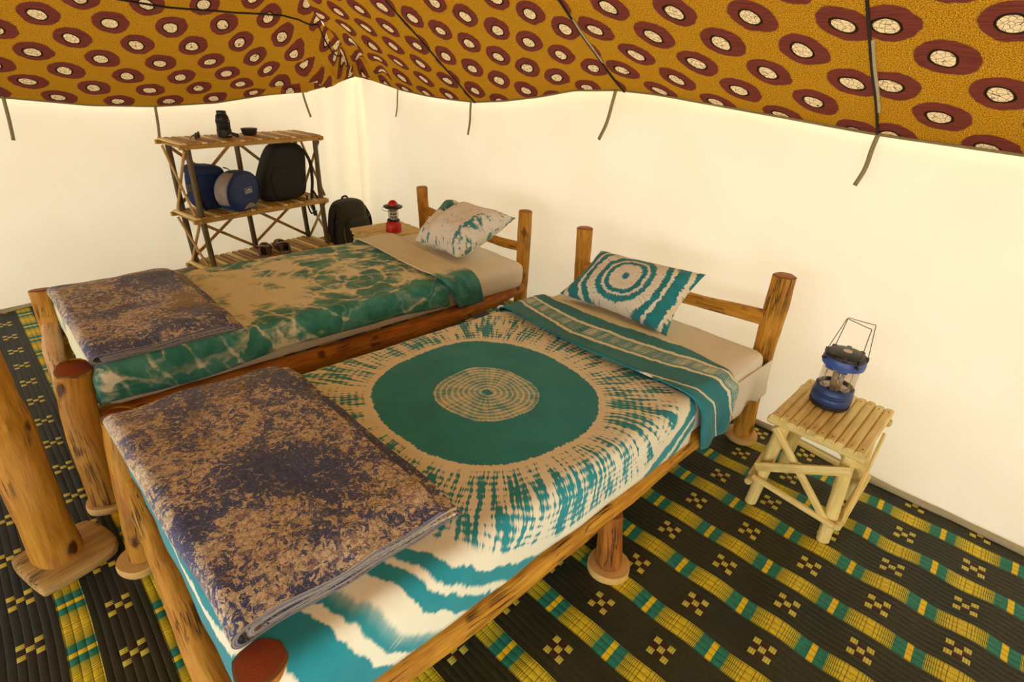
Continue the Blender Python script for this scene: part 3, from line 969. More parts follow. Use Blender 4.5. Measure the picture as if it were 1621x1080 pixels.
# near bed
near = bed_frame('peeled-log bed frame under the sunburst bedspread, nearest the camera', [
    ([(-.672, 2.13, .03), (-.684, 2.135, .25), (-.688, 2.14, .50), (-.69, 2.14, .742)], [.040, .040, .042, .043], 'log', (.0, 0, .066), 'cut'),
    ([(-1.65, 2.14, .03), (-1.655, 2.145, .35), (-1.668, 2.14, .695)], [.038, .038, .040], 'log', (0, 0, .06), 'cut'),
    ([(-.70, .12, .03), (-.69, .13, .25), (-.69, .135, .462)], [.043, .045, .046], 'log_red', (0, 0, .062), 'cut_red'),
    ([(-1.554, .068, .03), (-1.575, .084, .18), (-1.62, .10, .32), (-1.648, .116, .43), (-1.649, .117, .453)], [.036, .038, .042, .042], 'log_knot', (.0, -.005, .064), 'cut_red'),
    ([(-.622, 1.118, .03), (-.632, 1.118, .12), (-.648, 1.122, .215)], [.040, .038, .036], 'log_red', (0, 0, .067), 'cut'),
    ([(-1.60, 1.12, .03), (-1.60, 1.12, .20)], [.038, .036], 'log', (0, 0, .06), 'cut')],
    [('side_rail', [(-.675, 2.11, .268), (-.66, 1.88, .262), (-.657, 1.52, .256), (-.655, 1.20, .246), (-.66, .92, .228), (-.662, .64, .214), (-.662, .38, .228), (-.675, .15, .238)], [.030, .031, .033, .036, .038, .041, .043, .043], 'log'),
     ('side_rail', [(-1.63, .13, .235), (-1.61, 1.1, .24), (-1.65, 2.12, .25)], [.038, .036, .034], 'log'),
     ('end_rail', [(-1.63, .108, .262), (-1.48, .104, .258), (-1.336, .10, .252), (-1.10, .094, .243), (-.90, .092, .240), (-.72, .10, .235)], [.034, .036, .037, .039, .041, .040], 'bark'),
     ('end_rail', [(-1.64, 2.14, .235), (-1.15, 2.15, .24), (-.70, 2.14, .24)], [.034, .035, .034], 'log'),
     ('head_rail', [(-1.66, 2.14, .505), (-1.3, 2.148, .515), (-1.05, 2.142, .528), (-.70, 2.14, .562)], [.026, .028, .027, .031], 'log')])
for k in range(9):
    y = .25 + k * .225
    mk('slat', bar((-1.62, y, .276), (-.655, y, .276), .07, .014, (0, 0, 1), .004, seed=k), M['cane'], near)
# far bed
far = bed_frame('peeled-log bed frame under the cloudy green bedspread, farther bed', [
    ([(-2.075, 2.135, .03), (-2.08, 2.14, .35), (-2.087, 2.14, .69)], [.037, .036, .037], 'log', (0, 0, .06), 'cut'),
    ([(-3.03, 2.15, .03), (-3.035, 2.15, .3), (-3.052, 2.14, .642)], [.037, .036, .036], 'log', (0, 0, .06), 'cut'),
    ([(-1.891, .046, .03), (-1.905, .046, .12), (-1.93, .046, .22), (-1.99, .052, .33), (-2.043, .070, .420), (-2.044, .072, .446)], [.050, .049, .049, .051, .051], 'log_knot', (0.0, -.004, .061), 'cut_red'),
    ([(-2.80, .075, .03), (-2.80, .08, .25), (-2.835, .09, .455)], [.036, .041, .046], 'log', (0, 0, .06), 'cut'),
    ([(-2.02, 1.1, .03), (-2.02, 1.1, .20)], [.036, .036], 'log', (0, 0, .06), 'cut')],
    [('side_rail', [(-2.050, .09, .240), (-2.01, .30, .248), (-2.000, .6, .248), (-1.98, 1.2, .252), (-1.985, 1.6, .256), (-2.04, 2.02, .264), (-2.075, 2.12, .266)], [.045, .045, .045, .043, .041, .036, .035], 'log_red'),
     ('side_rail', [(-2.80, .1, .25), (-2.80, 1.1, .25), (-2.81, 2.12, .25)], [.036, .036, .036], 'log'),
     ('end_rail', [(-2.80, .08, .31), (-2.60, .055, .27), (-2.35, .05, .25), (-2.07, .065, .235)], [.032, .035, .035, .036], 'log_pale'),
     ('end_rail', [(-3.03, 2.14, .235), (-2.08, 2.14, .235)], [.034, .034], 'log'),
     ('head_rail', [(-3.045, 2.14, .50), (-2.75, 2.148, .485), (-2.34, 2.142, .470), (-2.09, 2.14, .488)], [.028, .026, .025, .027], 'log')])
for k in range(9):
    y = .25 + k * .225
    mk('slat', bar((-2.83, y, .279), (-2.03, y, .279), .07, .012, (0, 0, 1), .004, seed=k + 20), M['cane'], far)

# mattresses in cream sheets
def mattress(label, x0, x1, y0, y1, z0, z1, seed):
    def fn(p):
        x, y, z = p
        k = .004 * nz(x * 6, y * 6, seed) + .003 * nz(x * 14, y * 5, seed + 4)
        top = max(0, (z - z0) / (z1 - z0))
        side = 1 - top
        return np.array([x + .006 * nz(y * 9, z * 4, seed) * side, y, z + k * top])
    o = mk('mattress', rbox((x0, y0, z0), (x1, y1, z1), .045, (16, 34, 4), fn), M['sheet'])
    return tag(o, label, 'mattress')
mattress('mattress in a plain cream sheet showing at the head of the near bed', -1.575, -.645, .115, 2.085, .288, .452, 1)
mattress('mattress in a plain cream sheet showing at the head of the far bed', -2.80, -1.985, .12, 2.075, .290, .440, 6)
# loose skirt of the near fitted sheet hanging at the head corner
def skirt(u, v):
    y = 1.76 + .36 * u; z = .41 - v * (.145 + .02 * math.sin(u * 9))
    return (-.640 + .012 * v + .006 * math.sin(u * 17 + v * 2) * v, y, z)
sk = mk('sheet_hem', sgrid(skirt, np.linspace(0, 1, 24), np.linspace(0, 1, 8), lambda u, v: (u * .36, v * .15, 0)), M['sheet'])
sk.parent = bpy.data.objects['mattress']; m_ = sk.modifiers.new('thick', 'SOLIDIFY'); m_.thickness = .003

def drape(x0, x1, y0, z_top, hang_l, hang_r, hang_f, y1, r=.045, pad=.004, seed=0, hemfn=None):
    """cloth over a mattress: flat cloth coordinates (a,b) -> world"""
    def ex(e):            # excess past the edge -> (outward, down)
        if e <= 0: return 0, 0
        L = r * PI / 2
        if e < L: t = e / r; return r * math.sin(t), r * (1 - math.cos(t))
        return r, r + (e - L)
    xa, xb, ya = x0 + r - pad, x1 - r + pad, y0 + r - pad
    def fn(a, b):
        ol, dl = ex(xa - a); orr, dr = ex(a - xb); of, df = ex(ya - b)
        x = min(max(a, xa), xb) - ol + orr; y = max(b, ya) - of
        drop = max(dl, dr, df)
        k = .0035 * nz(a * 7, b * 7, seed) + .0025 * nz(a * 16, b * 11, seed + 3)
        top = 1.0 if drop < .01 else max(0, 1 - drop / .03)
        z = z_top + pad - drop + k * top + .003 * top
        out = (.006 * nz(b * 9, drop * 3, seed) + .004) * min(1, drop / .06)
        if dr > 0: x += out
        if df > 0: y -= (.006 * nz(a * 9, drop * 3, seed) + .004) * min(1, drop / .06)
        return (x, y, z)
    La = (hang_l - r) + r * PI / 2 if hang_l > r else 0
    Ra = (hang_r - r) + r * PI / 2
    Fa = (hang_f - r) + r * PI / 2
    return fn, xa - La, xb + Ra, ya - Fa

# near bedspread
fn, a0, a1, b0 = drape(-1.575, -.645, .115, .452, .15, .168, .15, 1.5, seed=2)
def sp2(u, v):
    a = a0 + (a1 - a0) * u; b = b0 + (1.52 - b0) * v
    p = list(fn(a, b)); return p
g = sgrid(sp2, np.linspace(0, 1, 90), np.linspace(0, 1, 110), lambda u, v: (a0 + (a1 - a0) * u + 1.097, b0 + (1.52 - b0) * v - 1.005, 0))
spread = mk('bedspread', g, M['sunburst'])
tag(spread, 'teal and cream tie-dyed bedspread with a big round sunburst motif', 'bedspread')
md = spread.modifiers.new('thick', 'SOLIDIFY'); md.thickness = .004; md.offset = 1
# its turned-down end
fn2, c0, c1, _ = drape(-1.575, -.645, .115, .460, .12, .225, .15, 1.5, seed=5, pad=.010)
def fold2(u, v):
    a = c0 + (c1 - c0) * u
    t = (a + 1.1) / .5
    near_e = 1.475 + .010 * math.sin(a * 7) + .012 * max(0, t) ** 2
    far_e = 1.755 + .055 * math.exp(-((a + 1.0) / .30) ** 2) - .05 * max(0, -t - .6)
    if a > -.66: near_e += (a + .66) * .38; far_e += (a + .66) * .06
    b = near_e + (far_e - near_e) * v
    p = list(fn2(a, b))
    bulge = .008 * math.exp(-(v / .12) ** 2)
    if p[2] > .44: p[2] += bulge - .004 * (v > .9)
    else: p[0] += .012 + .006 * math.sin(v * 9)
    return p
g = sgrid(fold2, np.linspace(0, 1, 80), np.linspace(0, 1, 26), lambda u, v: (c0 + (c1 - c0) * u + 1.05, v * .30, 0))
fo = mk('turned_down_fold', g, M['foldband'], spread)
fo['label'] = 'teal turned-down sheet end with pale wavy bands'
md = fo.modifiers.new('thick', 'SOLIDIFY'); md.thickness = .007; md.offset = 1

# far bedspread
fnf, a0f, a1f, b0f = drape(-2.80, -1.985, .12, .440, .12, .122, .13, 1.5, seed=8)
def sp1(u, v):
    b = b0f + (1.54 - b0f) * v
    hem = .028 * math.exp(-((b - .95) / .38) ** 2) + .006 * math.sin(b * 11)
    a = a0f + (a1f - hem - a0f) * u
    return fnf(a, b)
g = sgrid(sp1, np.linspace(0, 1, 80), np.linspace(0, 1, 110), lambda u, v: (a0f + (a1f - a0f) * u + 2.39, b0f + (1.54 - b0f) * v, 0))
spf = mk('bedspread', g, M['cloudy'])
tag(spf, 'green and cream cloudy tie-dyed bedspread on the farther bed', 'bedspread')
md = spf.modifiers.new('thick', 'SOLIDIFY'); md.thickness = .004; md.offset = 1
fnf2, c0f, c1f, _ = drape(-2.80, -1.985, .12, .447, .10, .155, .13, 1.5, seed=12, pad=.009)
def fold1(u, v):
    a = c0f + (c1f - c0f) * u
    ne = 1.49 + .008 * math.sin(a * 9); fe = 1.715 + .02 * math.sin(a * 4 + 1)
    if a > -2.0: ne += (a + 2.0) * .6; fe += (a + 2.0) * .25
    b = ne + (fe - ne) * v
    p = list(fnf2(a, b))
    if p[2] > .43: p[2] += .007 * math.exp(-(v / .12) ** 2)
    else: p[0] += .008
    return p
def fold1tc(u, v):
    return (a0f + (a1f - a0f) * u + 2.39 , 1.54 + .25 * v + .35, 0)
M['cloudy_fold'] = None
def mat_cloudy_fold():
    m = Mat('tie_dye_cloudy_fold'); v = m.tc(); x, y, _ = m.sep(v)
    w = m.noise(v, 5, 4, .6); w2 = m.noise(v, 14, 3, .6)
    T = (w * .6 + w2 * .3 - .55 + x.step(.18, .46) * .42).step(0, .16)
    col = m.mix(T, srgb(240, 236, 206), m.mix(w2.step(.35, .65), srgb(30, 112, 108), srgb(74, 152, 142)))
    m.bsdf(col, .85, m.bump(weave(m, v), .0035), Sheen_Weight=.15)
    return m.m
g = sgrid(fold1, np.linspace(0, 1, 70), np.linspace(0, 1, 20), fold1tc)
fo = mk('turned_down_fold', g, mat_cloudy_fold(), spf)
fo['label'] = 'cream turned-down sheet end going green at its side'
md = fo.modifiers.new('thick', 'SOLIDIFY'); md.thickness = .006; md.offset = 1

# pillows
def pillow(label, BL, BR, TR, TL, T, mat, seed, asp=1.5, crease=0.0):
    BL, BR, TR, TL = [np.array(p, float) for p in (BL, BR, TR, TL)]
    nrm = np.cross(BR - BL, TL - BL); nrm /= np.linalg.norm(nrm)
    def base(u, v):
        pin = .095
        uu = u * (1 - pin * (1 - v * v)); vv = v * (1 - pin * 1.3 * (1 - u * u))
        a = (uu + 1) / 2; b = (vv + 1) / 2
        return BL * (1 - a) * (1 - b) + BR * a * (1 - b) + TR * a * b + TL * (1 - a) * b
    def th(u, v):
        e = (max(0, 1 - u ** 4) ** .62) * (max(0, 1 - v ** 4) ** .62)
        k = e * T * (1 + .16 * nz(u * 1.7, v * 1.7, seed)) + .006 * nz(u * 5, v * 5, seed) * e
        # radiating edge puckers
        k += .004 * e * math.sin(u * 17 + seed) * max(0, abs(v) - .4) + .004 * e * math.sin(v * 13) * max(0, abs(u) - .4)
        if crease: k -= crease * e * math.exp(-((u - .15 * v + .45) / .10) ** 2)
        return k
    us = np.sin(np.linspace(-PI / 2, PI / 2, 41))
    V, F, TC = [], [], []
    n = len(us)
    for sgn in (1, -1):
        for u in us:
            for v in us:
                p = base(u, v) + nrm * th(u, v) * sgn * (1.0 if sgn > 0 else .8)
                V.append(tuple(p)); TC.append((u * asp, v, sgn * 3 - 3))
    for s_ in (0, 1):
        o_ = s_ * n * n
        for i in range(n - 1):
            for j in range(n - 1):
                q = (o_ + i * n + j, o_ + (i + 1) * n + j, o_ + (i + 1) * n + j + 1, o_ + i * n + j + 1)
                F.append(q if s_ == 0 else q[::-1])
    o = mk('pillow', (V, F, TC), mat)
    return tag(o, label, 'pillow')
pillow('flat teal and cream pillow with concentric tie-dye rings, on the near bed', (-1.515, 1.815, .474), (-.962, 1.838, .468), (-.955, 2.045, .688), (-1.478, 2.035, .650), .080, M['prings'], 3, 1.75)
pillow('plump cream pillow with scattered green tie-dye patches, on the far bed', (-2.50, 1.70, .488), (-2.17, 1.735, .48), (-2.045, 2.03, .675), (-2.64, 2.03, .635), .105, M['ppatch'], 9, 1.3, .035)

# folded blankets
def blanket(label, x0, x1, y0, y1, z0, H, mat, seed, skew=0.0, rot=0.0, layers=2):
    """folded cloth: nested U folds closed toward the foot end, seen edge-on at its sides"""
    parts = []
    t = .011
    def curve(zb, zt, yb, yt, yf):
        """from the lower open end back to the foot fold and forward again on top; centre line in (y,z)"""
        r = (zt - zb) / 2; pts = []
        for y in np.linspace(yb, yf + r, 26): pts.append((y, zb))
        for a in np.linspace(-PI / 2, -3 * PI / 2, 12)[1:-1]: pts.append((yf + r + r * math.cos(a), zb + r + r * math.sin(a)))
        for y in np.linspace(yf + r, yt, 26): pts.append((y, zt))
        return np.array(pts)
    zc = z0 + t / 2
    # outer U, inner U
    cur = [curve(zc, z0 + H - t / 2, y1, y1 - .045, y0), curve(zc + t * 1.15, z0 + H - t * 1.65, y1 - .010, y1 - .012, y0 + t * 1.5 + .012)]
    if layers > 2: cur.append(curve(zc + t * 2.2, z0 + H - t * 2.7, y1 - .03, y1 - .022, y0 + t * 3.2 + .02))
    cx = (x0 + x1) / 2; cy = (y0 + y1) / 2
    for li, cv in enumerate(cur):
        T = np.gradient(cv, axis=0); T /= np.linalg.norm(T, axis=1)[:, None]; N = np.stack([-T[:, 1], T[:, 0]], 1)
        loop = np.vstack([cv + N * t / 2, (cv - N * t / 2)[::-1]])
        flat = np.concatenate([[0], np.cumsum(np.linalg.norm(np.diff(loop, axis=0), axis=1))])
        m = len(loop); nx = 46
        V, F, TC = [], [], []
        for i in range(nx + 1):
            u = i / nx
            for q in range(m):
                y, z = loop[q]
                xx = x0 + (x1 - x0) * u
                edge = .010 * nz(y * 8, li * 3 + seed) * (1 if u > .5 else -1)
                xx += edge * abs(2 * u - 1) ** 6
                k = (z - z0) / H
                z2 = z + k * (.008 * nz(xx * 5, y * 5, seed) + .004 * nz(xx * 13, y * 13, seed + 2)) - k * .016 * max(0, abs(2 * u - 1) - .80) / .2
                if y > y1 - .06: z2 -= k * .012 * (y - (y1 - .06)) / .06
                z2 = max(z2, z0 + .002)
                y2 = y + .010 * nz(xx * 4, z * 10, seed) + skew * (xx - cx)
                dx, dy = xx - cx, y2 - cy
                V.append((cx + dx * math.cos(rot) - dy * math.sin(rot), cy + dx * math.sin(rot) + dy * math.cos(rot), z2))
                TC.append((xx, flat[q] + li * 2.3, li))
        for i in range(nx):
            for q in range(m):
                q2 = (q + 1) % m
                F.append((i * m + q, i * m + q2, (i + 1) * m + q2, (i + 1) * m + q))
        h = len(cv)
        for i in (0, nx):
            for q in range(h - 1):
                f = (i * m + q, i * m + q + 1, i * m + m - 2 - q, i * m + m - 1 - q)
                F.append(f if i else f[::-1])
        parts.append((V, F, TC))
    o = mk('folded_blanket', merge(*parts), mat, None, 'auto')
    return tag(o, label, 'blanket')
blanket('folded navy and tan mottled blanket across the foot of the near bed', -1.585, -.735, .098, .600, .461, .062, M['blanket_a'], 1.0, .03, 0, 3)
blanket('folded navy and tan mottled blanket across the foot of the far bed', -2.765, -2.015, .115, .590, .449, .052, M['blanket_b'], 6.0, .02, 0, 3)

# ================================================================== TENT POLE
pole = thing('tent_pole', 'thick knotty peeled-log tent pole standing on a wooden board', 'tent pole', (-1.705, -.11, 0))
log(pole, 'shaft', [(0, 0, .038), (-.008, .0, .25), (-.055, -.003, .45), (-.045, -.006, .62), (-.03, -.008, 1.2), (-.03, -.01, 2.0), (-.035, -.01, 2.86)],
    [.060, .058, .058, .061, .057, .054, .052, .05, .046], 'log_knot', 4, 22, 70, .13)
bd = rbox((-.105, -.095, .006), (.105, .125, .040), .012, (8, 8, 2))
V = []
for p in bd[0]:
    x, y, z = p; k = 1 - .13 * max(0, (abs(x) / .105) ** 3 * (abs(y) / .11) ** 3)
    V.append((x * k, y * k + .01 * nz(x * 9, 3), z))
b_ = mk('base_board', xf((V, bd[1], [(q[0], q[2], q[1]) for q in bd[2]]), (.005, .005, 0), .25), M['board'], pole, 'auto')

# ================================================================== SLATTED STANDS
def stand(label, cx, cy, rot=0.0, W=.290, D=.365, H=.402, dark=False):
    s = thing('slatted_stand', label, 'side table', (cx, cy, 0), rot, 'slatted cane side tables')
    cn = M['cane']
    n = 10; sw = W / n
    for k in range(n):
        x = -W / 2 + sw * (k + .5)
        e = .006 * math.sin(k * 2.1)
        sl = mk('slat', bar((x, -D / 2 + e, H - .009), (x, D / 2 + e * .6, H - .009), sw * .96, .018, (0, 0, 1), .007, 3, .0, seed=k + 3), cn, s, 'auto')
        for yy in (-D / 2 + .022, D / 2 - .03):
            nl = lathe([(.0028, 0), (.0028, .0012), (0, .0016)], 8, (x, yy + e, H - .0009)); mk('nail', nl, M['nail'], sl)
    # bearers under the slats
    for y in (-D / 2 + .030, D / 2 - .035):
        mk('bearer', tube([(-W / 2 - .008, y, H - .036), (0, y, H - .034), (W / 2 + .004, y, H - .036)], .015, 10, 12, .08, True, 3), cn, s, 'auto')
    lx, ly = W / 2 - .030, D / 2 - .040
    legs = {}
    for sx in (-1, 1):
        for sy in (-1, 1):
            top = (sx * (lx - .010), sy * ly, H - .046); bot = (sx * (lx + .012), sy * (ly + .008), .004)
            mk('leg', tube([top, (sx * lx, sy * ly, .2), bot], [.021, .022, .020], 12, 14, .10, True, sx + 2 * sy), cn, s, 'auto')
            legs[(sx, sy)] = (top, bot)
    def on(sx, sy, z, out=.0):
        t, b = np.array(legs[(sx, sy)][0]), np.array(legs[(sx, sy)][1]); k = (t[2] - z) / (t[2] - b[2])
        return t + (b - t) * k
    # front and back bracing
    for sy in (-1, 1):
        o = np.array([0, sy * .026, 0])
        mk('brace', bar(on(-1, sy, .33) + o + [-.015, 0, .02], on(1, sy, .085) + o + [.005, 0, 0], .024, .014, (0, sy, 0), .006, 3, 0, 5), cn, s, 'auto')
        mk('brace', bar(on(-1, sy, .185) + o * 1.7 + [-.02, 0, 0], on(1, sy, .325) + o * 1.7 + [.02, 0, 0], .032, .012, (0, sy, 0), .004, 3, 0, 6), cn, s, 'auto')
        mk('stretcher', tube([on(-1, sy, .13) + o * 1.1 + [-.02, 0, 0], on(1, sy, .10) + o * 1.1 + [.02, 0, 0]], .011, 8, 10, .06, True, 7), cn, s, 'auto')
    for sx in (-1, 1):
        o = np.array([sx * .026, 0, 0])
        mk('brace', bar(on(sx, -1, .33) + o, on(sx, 1, .10) + o, .022, .012, (sx, 0, 0), .005, 3, 0, 8), cn, s, 'auto')
        mk('brace', bar(on(sx, -1, .11) + o * 1.5, on(sx, 1, .32) + o * 1.5, .022, .012, (sx, 0, 0), .005, 3, 0, 9), cn, s, 'auto')
        mk('stretcher', tube([on(sx, -1, .10) + o * 1.1 + [0, -.03, 0], on(sx, 1, .12) + o * 1.1 + [0, .02, 0]], .013, 8, 10, .06, True, 9), cn, s, 'auto')
    return s
stand('slatted cane side table beside the near bed, holding the blue lantern', -.338, 1.925, .03)
stand('slatted cane side table beyond the far bed, holding the red lantern', -3.055, 1.865, .02)

# ================================================================== LANTERNS
def blue_lantern(x, y, z):
    L = thing('camping_lantern', 'blue battery lantern with folded wire bails on the nearer side table', 'lantern', (x, y, z))
    mk('rubber_foot', lathe([(.052, 0), (.057, .003), (.059, .012), (.058, .018), (.05, .020)], 40), M['black_rubber'], L, 'auto')
    mk('base', lathe([(.056, .016), (.0595, .022), (.0585, .040), (.0560, .043), (.0585, .047), (.0560, .051), (.0575, .055), (.0555, .060), (.0555, .074), (.052, .077), (.050, .074), (.050, .066), (0, .066)], 44), M['navy_plastic'], L, 'auto')
    mk('reflector', lathe([(.047, .068), (.040, .071), (.016, .076), (0, .076)], 32), M['chrome'], L, 'auto')
    gl = [(.0515, .070), (.0515, .160), (.0500, .160), (.0500, .070)]
    mk('globe', lathe(gl, 44), M['glass'], L)
    tb = mk('lamp_tube', rbox((-.017, -.009, .074), (.017, .009, .158), .006, (3, 3, 6)), M['tube'], L, 'auto')
    tb.rotation_euler = (0, 0, .55)
    for k in range(4):
        mk('lamp_slot', rbox((-.004, -.0105, .088 + k * .016), (.004, -.0085, .094 + k * .016), .0008, (1, 1, 1)), M['black'], tb, 'auto')
    for a in (.3, 1.9, 3.45, 5.0):
        mk('rod', tube([(.036 * math.cos(a), .036 * math.sin(a), .072), (.036 * math.cos(a), .036 * math.sin(a), .16)], .0016, 3, 8), M['chrome'], L)
    mk('collar', lathe([(.052, .158), (.0595, .156), (.0605, .162), (.0605, .176), (.058, .186), (.05, .189)], 44), M['blue_plastic'], L, 'auto')
    for a in (-2.36 + .4, -.785 - .5, .785, 2.36):
        mk('collar_lug', xf(rbox((-.014, -.006, .148), (.014, .003, .162), .003, (3, 2, 2)), (.057 * math.cos(a), .057 * math.sin(a), 0), a - PI / 2), M['blue_plastic'], L, 'auto')
    cap = mk('cap', lathe([(.056, .182), (.0575, .188), (.055, .197), (.048, .202), (.012, .206), (0, .206)], 44), M['black'], L, 'auto')
    for k in range(8):
        a = k * PI / 4 + .2
        mk('grip', xf(rbox((-.007, -.007, .186), (.007, .005, .202), .003, (2, 2, 2)), (.055 * math.cos(a), .055 * math.sin(a), 0), a - PI / 2), M['black'], cap, 'auto')
    mk('button', lathe([(.013, .204), (.013, .2075), (.011, .2085), (0, .2085)], 24), M['white'], cap, 'auto')
    # wire bails; image-left is (-.7,-.7), toward the viewer (.7,-.7)
    q = .7071
    lf = np.array([-q, -q, 0]); rt = -lf; fr = np.array([q, -q, 0]); bk = -fr
    for d in (lf, fr, rt, bk):
        c = d * .060
        a = math.atan2(d[1], d[0])
        mk('pivot', xf(rbox((-.006, -.004, -.004), (.012, .004, .004), .002, (2, 1, 1)), (c[0], c[1], .180), a), M['black'], L, 'auto')
    ap1 = lf * .030 + bk * .012 + np.array([0, 0, .318]); ap2 = rt * .030 + np.array([0, 0, .300]) + fr * .022
    bp1 = lf * .026 + bk * .014 + np.array([0, 0, .320]); bp2 = rt * .056 + np.array([0, 0, .304]) + bk * .004
    pz = np.array([0, 0, .180])
    def wire(pts):
        P = []
        for a, b in zip(pts[:-1], pts[1:]):
            for t in np.linspace(0, 1, 9)[:-1]: P.append(np.array(a) * (1 - t) + np.array(b) * t)
        P.append(np.array(pts[-1])); return tube(P, .0012, len(P) * 2, 8)
    mk('bail', wire([lf * .073 + pz, ap1, ap2, fr * .070 + pz - np.array([0, 0, .006])]), M['wire'], L)
    mk('bail', wire([bk * .070 + pz, bp1, bp2, rt * .070 + pz]), M['wire'], L)
    return L
blue_lantern(-.372, 1.968, .403).scale = (1.09, 1.09, 1.0)

def red_lantern(x, y, z):
    L = thing('camping_lantern', 'small red lantern with black brim on the side table beyond the far bed', 'lantern', (x, y, z))
    mk('base', lathe([(.046, 0), (.050, .003), (.050, .030), (.047, .048), (.040, .062), (.036, .068), (.03, .068), (0, .068)], 40), M['red'], L, 'auto')
    mk('collar', lathe([(.034, .066), (.040, .069), (.040, .074), (.032, .077), (0, .077)], 36), M['black'], L, 'auto')
    mk('globe', lathe([(.033, .076), (.034, .150), (.0325, .150), (.0315, .076)], 36), M['glass'], L)
    tb = mk('lamp_core', lathe([(.020, .077), (.021, .148), (0, .148)], 24), M['white'], L, 'auto')
    for k in range(3):
        for j in range(8):
            a = j * PI / 4 + k * .35
            mk('lamp_slot', xf(rbox((-.005, -.0016, 0), (.005, .0016, .009), .001, (1, 1, 1)), (.0208 * math.cos(a), .0208 * math.sin(a), .088 + k * .021), a - PI / 2), M['black'], tb)
    mk('brim', lathe([(.030, .148), (.055, .150), (.060, .155), (.060, .160), (.045, .166), (.03, .167), (0, .167)], 40), M['black'], L, 'auto')
    mk('dome', lathe([(.030, .165), (.029, .176), (.024, .187), (.014, .194), (0, .197)], 32), M['red'], L, 'auto')
    mk('bail', tube([(.058 * math.cos(a), .010 + .0 * a, .158 - .012 * math.sin(a * 1.0) * 0) for a in (0, .01)] if False else
                    [(-.060, 0, .157), (-.063, -.012, .150), (-.050, -.046, .142), (0, -.066, .140), (.050, -.046, .142), (.063, -.012, .150), (.060, 0, .157)], .0016, 30, 8), M['wire'], L)
    return L
red_lantern(-2.985, 1.872, .403)

# ================================================================== SHELF RACK (local: +x along the width, -y to the front)
TH = .172
F0 = (-3.784, .972)
# local x axis -> (-sin TH, cos TH); local y axis (depth, to the wall) -> (-cos TH, -sin TH)
rack = thing('cane_shelf_rack', 'three-tier cane shelf rack with cross bracing against the left tent wall', 'shelf rack', (F0[0], F0[1], 0), PI / 2 + TH)
def RL(s, d, z): return (s, d, z)
W_, D_, ZT, ZM, ZB = .932, .28, .872, .428, .075
def leg_pt(s, d, z):
    k = max(0, (ZM - z) / ZM)              # the rack leans: feet sit a little further right
    return np.array([s + .030 * k, d, z])
legs_s = [(.018, .018), (W_ - .03, .018), (.018, D_ - .018), (.455, D_ - .018), (W_ - .03, D_ - .018)]
for k, (s_, d_) in enumerate(legs_s):
    mk('leg', tube([leg_pt(s_, d_, ZT - .02), leg_pt(s_ + .006, d_, .45), leg_pt(s_, d_, .004)], [.0165, .0175, .018], 16, 12, .10, True, k), M['cane_dark'], rack, 'auto')
def tier(z, n, lab):
    sw = (W_ + .04) / n
    for k in range(n):
        s_ = -.03 + sw * (k + .5); off = .030 * max(0, (ZM - z) / ZM)
        mk('slat', bar((s_ + off, -.012 + .004 * math.sin(k * 1.7), z - .006), (s_ + off, D_ + .012 + .004 * math.sin(k * 2.3), z - .006), sw * .80, .011, (0, 0, 1), .004, 2, 0, k), M['cane_mid'] if k % 3 else M['cane'], rack, 'auto')
    off = .030 * max(0, (ZM - z) / ZM)
    for d_ in (.0, D_):
        mk('edge_rail', bar((-.04 + off, d_ + (-.004 if d_ == 0 else .004), z - .024), (W_ + .02 + off, d_ + (-.004 if d_ == 0 else .004), z - .024), .024, .026, (0, 0, 1), .004, 4, .0, z), M['cane_mid'], rack, 'auto')
    for s_ in (.0, W_ - .01):
        mk('end_rail', tube([(s_ + off, -.03, z - .028), (s_ + off, D_ + .025, z - .028)], .011, 6, 10, .06, True, z), M['cane_mid'], rack, 'auto')
tier(ZT, 24, 't'); tier(ZM, 24, 'm'); tier(ZB, 22, 'b')
def cross(pa, pb, pc, pd, up):
    mk('brace', bar(pa, pb, .020, .010, up, .004, 2, 0, 3), M['cane_mid'], rack, 'auto')
    up = np.array(up, float) * 1
    mk('brace', bar(np.array(pc) + up * .012, np.array(pd) + up * .012, .020, .010, up, .004, 2, 0, 4), M['cane_mid'], rack, 'auto')
for (za, zb) in ((ZT - .045, ZM + .01), (ZM - .045, ZB + .01)):
    d_ = D_ + .004
    for (sa, sb) in ((.018, .455), (.455, W_ - .03)):
        cross(leg_pt(sa, d_, za), leg_pt(sb, d_, zb), leg_pt(sb, d_, za), leg_pt(sa, d_, zb), (0, 1, 0))
    for s_, o_ in ((-.006, -1), (W_ - .004, 1)):
        cross(leg_pt(s_, .01, za), leg_pt(s_, D_ - .02, zb), leg_pt(s_, D_ - .02, za), leg_pt(s_, .01, zb), (o_, 0, 0))

def on_rack(s, d, z):
    c, n = math.cos(TH), math.sin(TH)
    return (F0[0] - n * s - c * d, F0[1] + c * s - n * d, z)
RZ = PI / 2 + TH

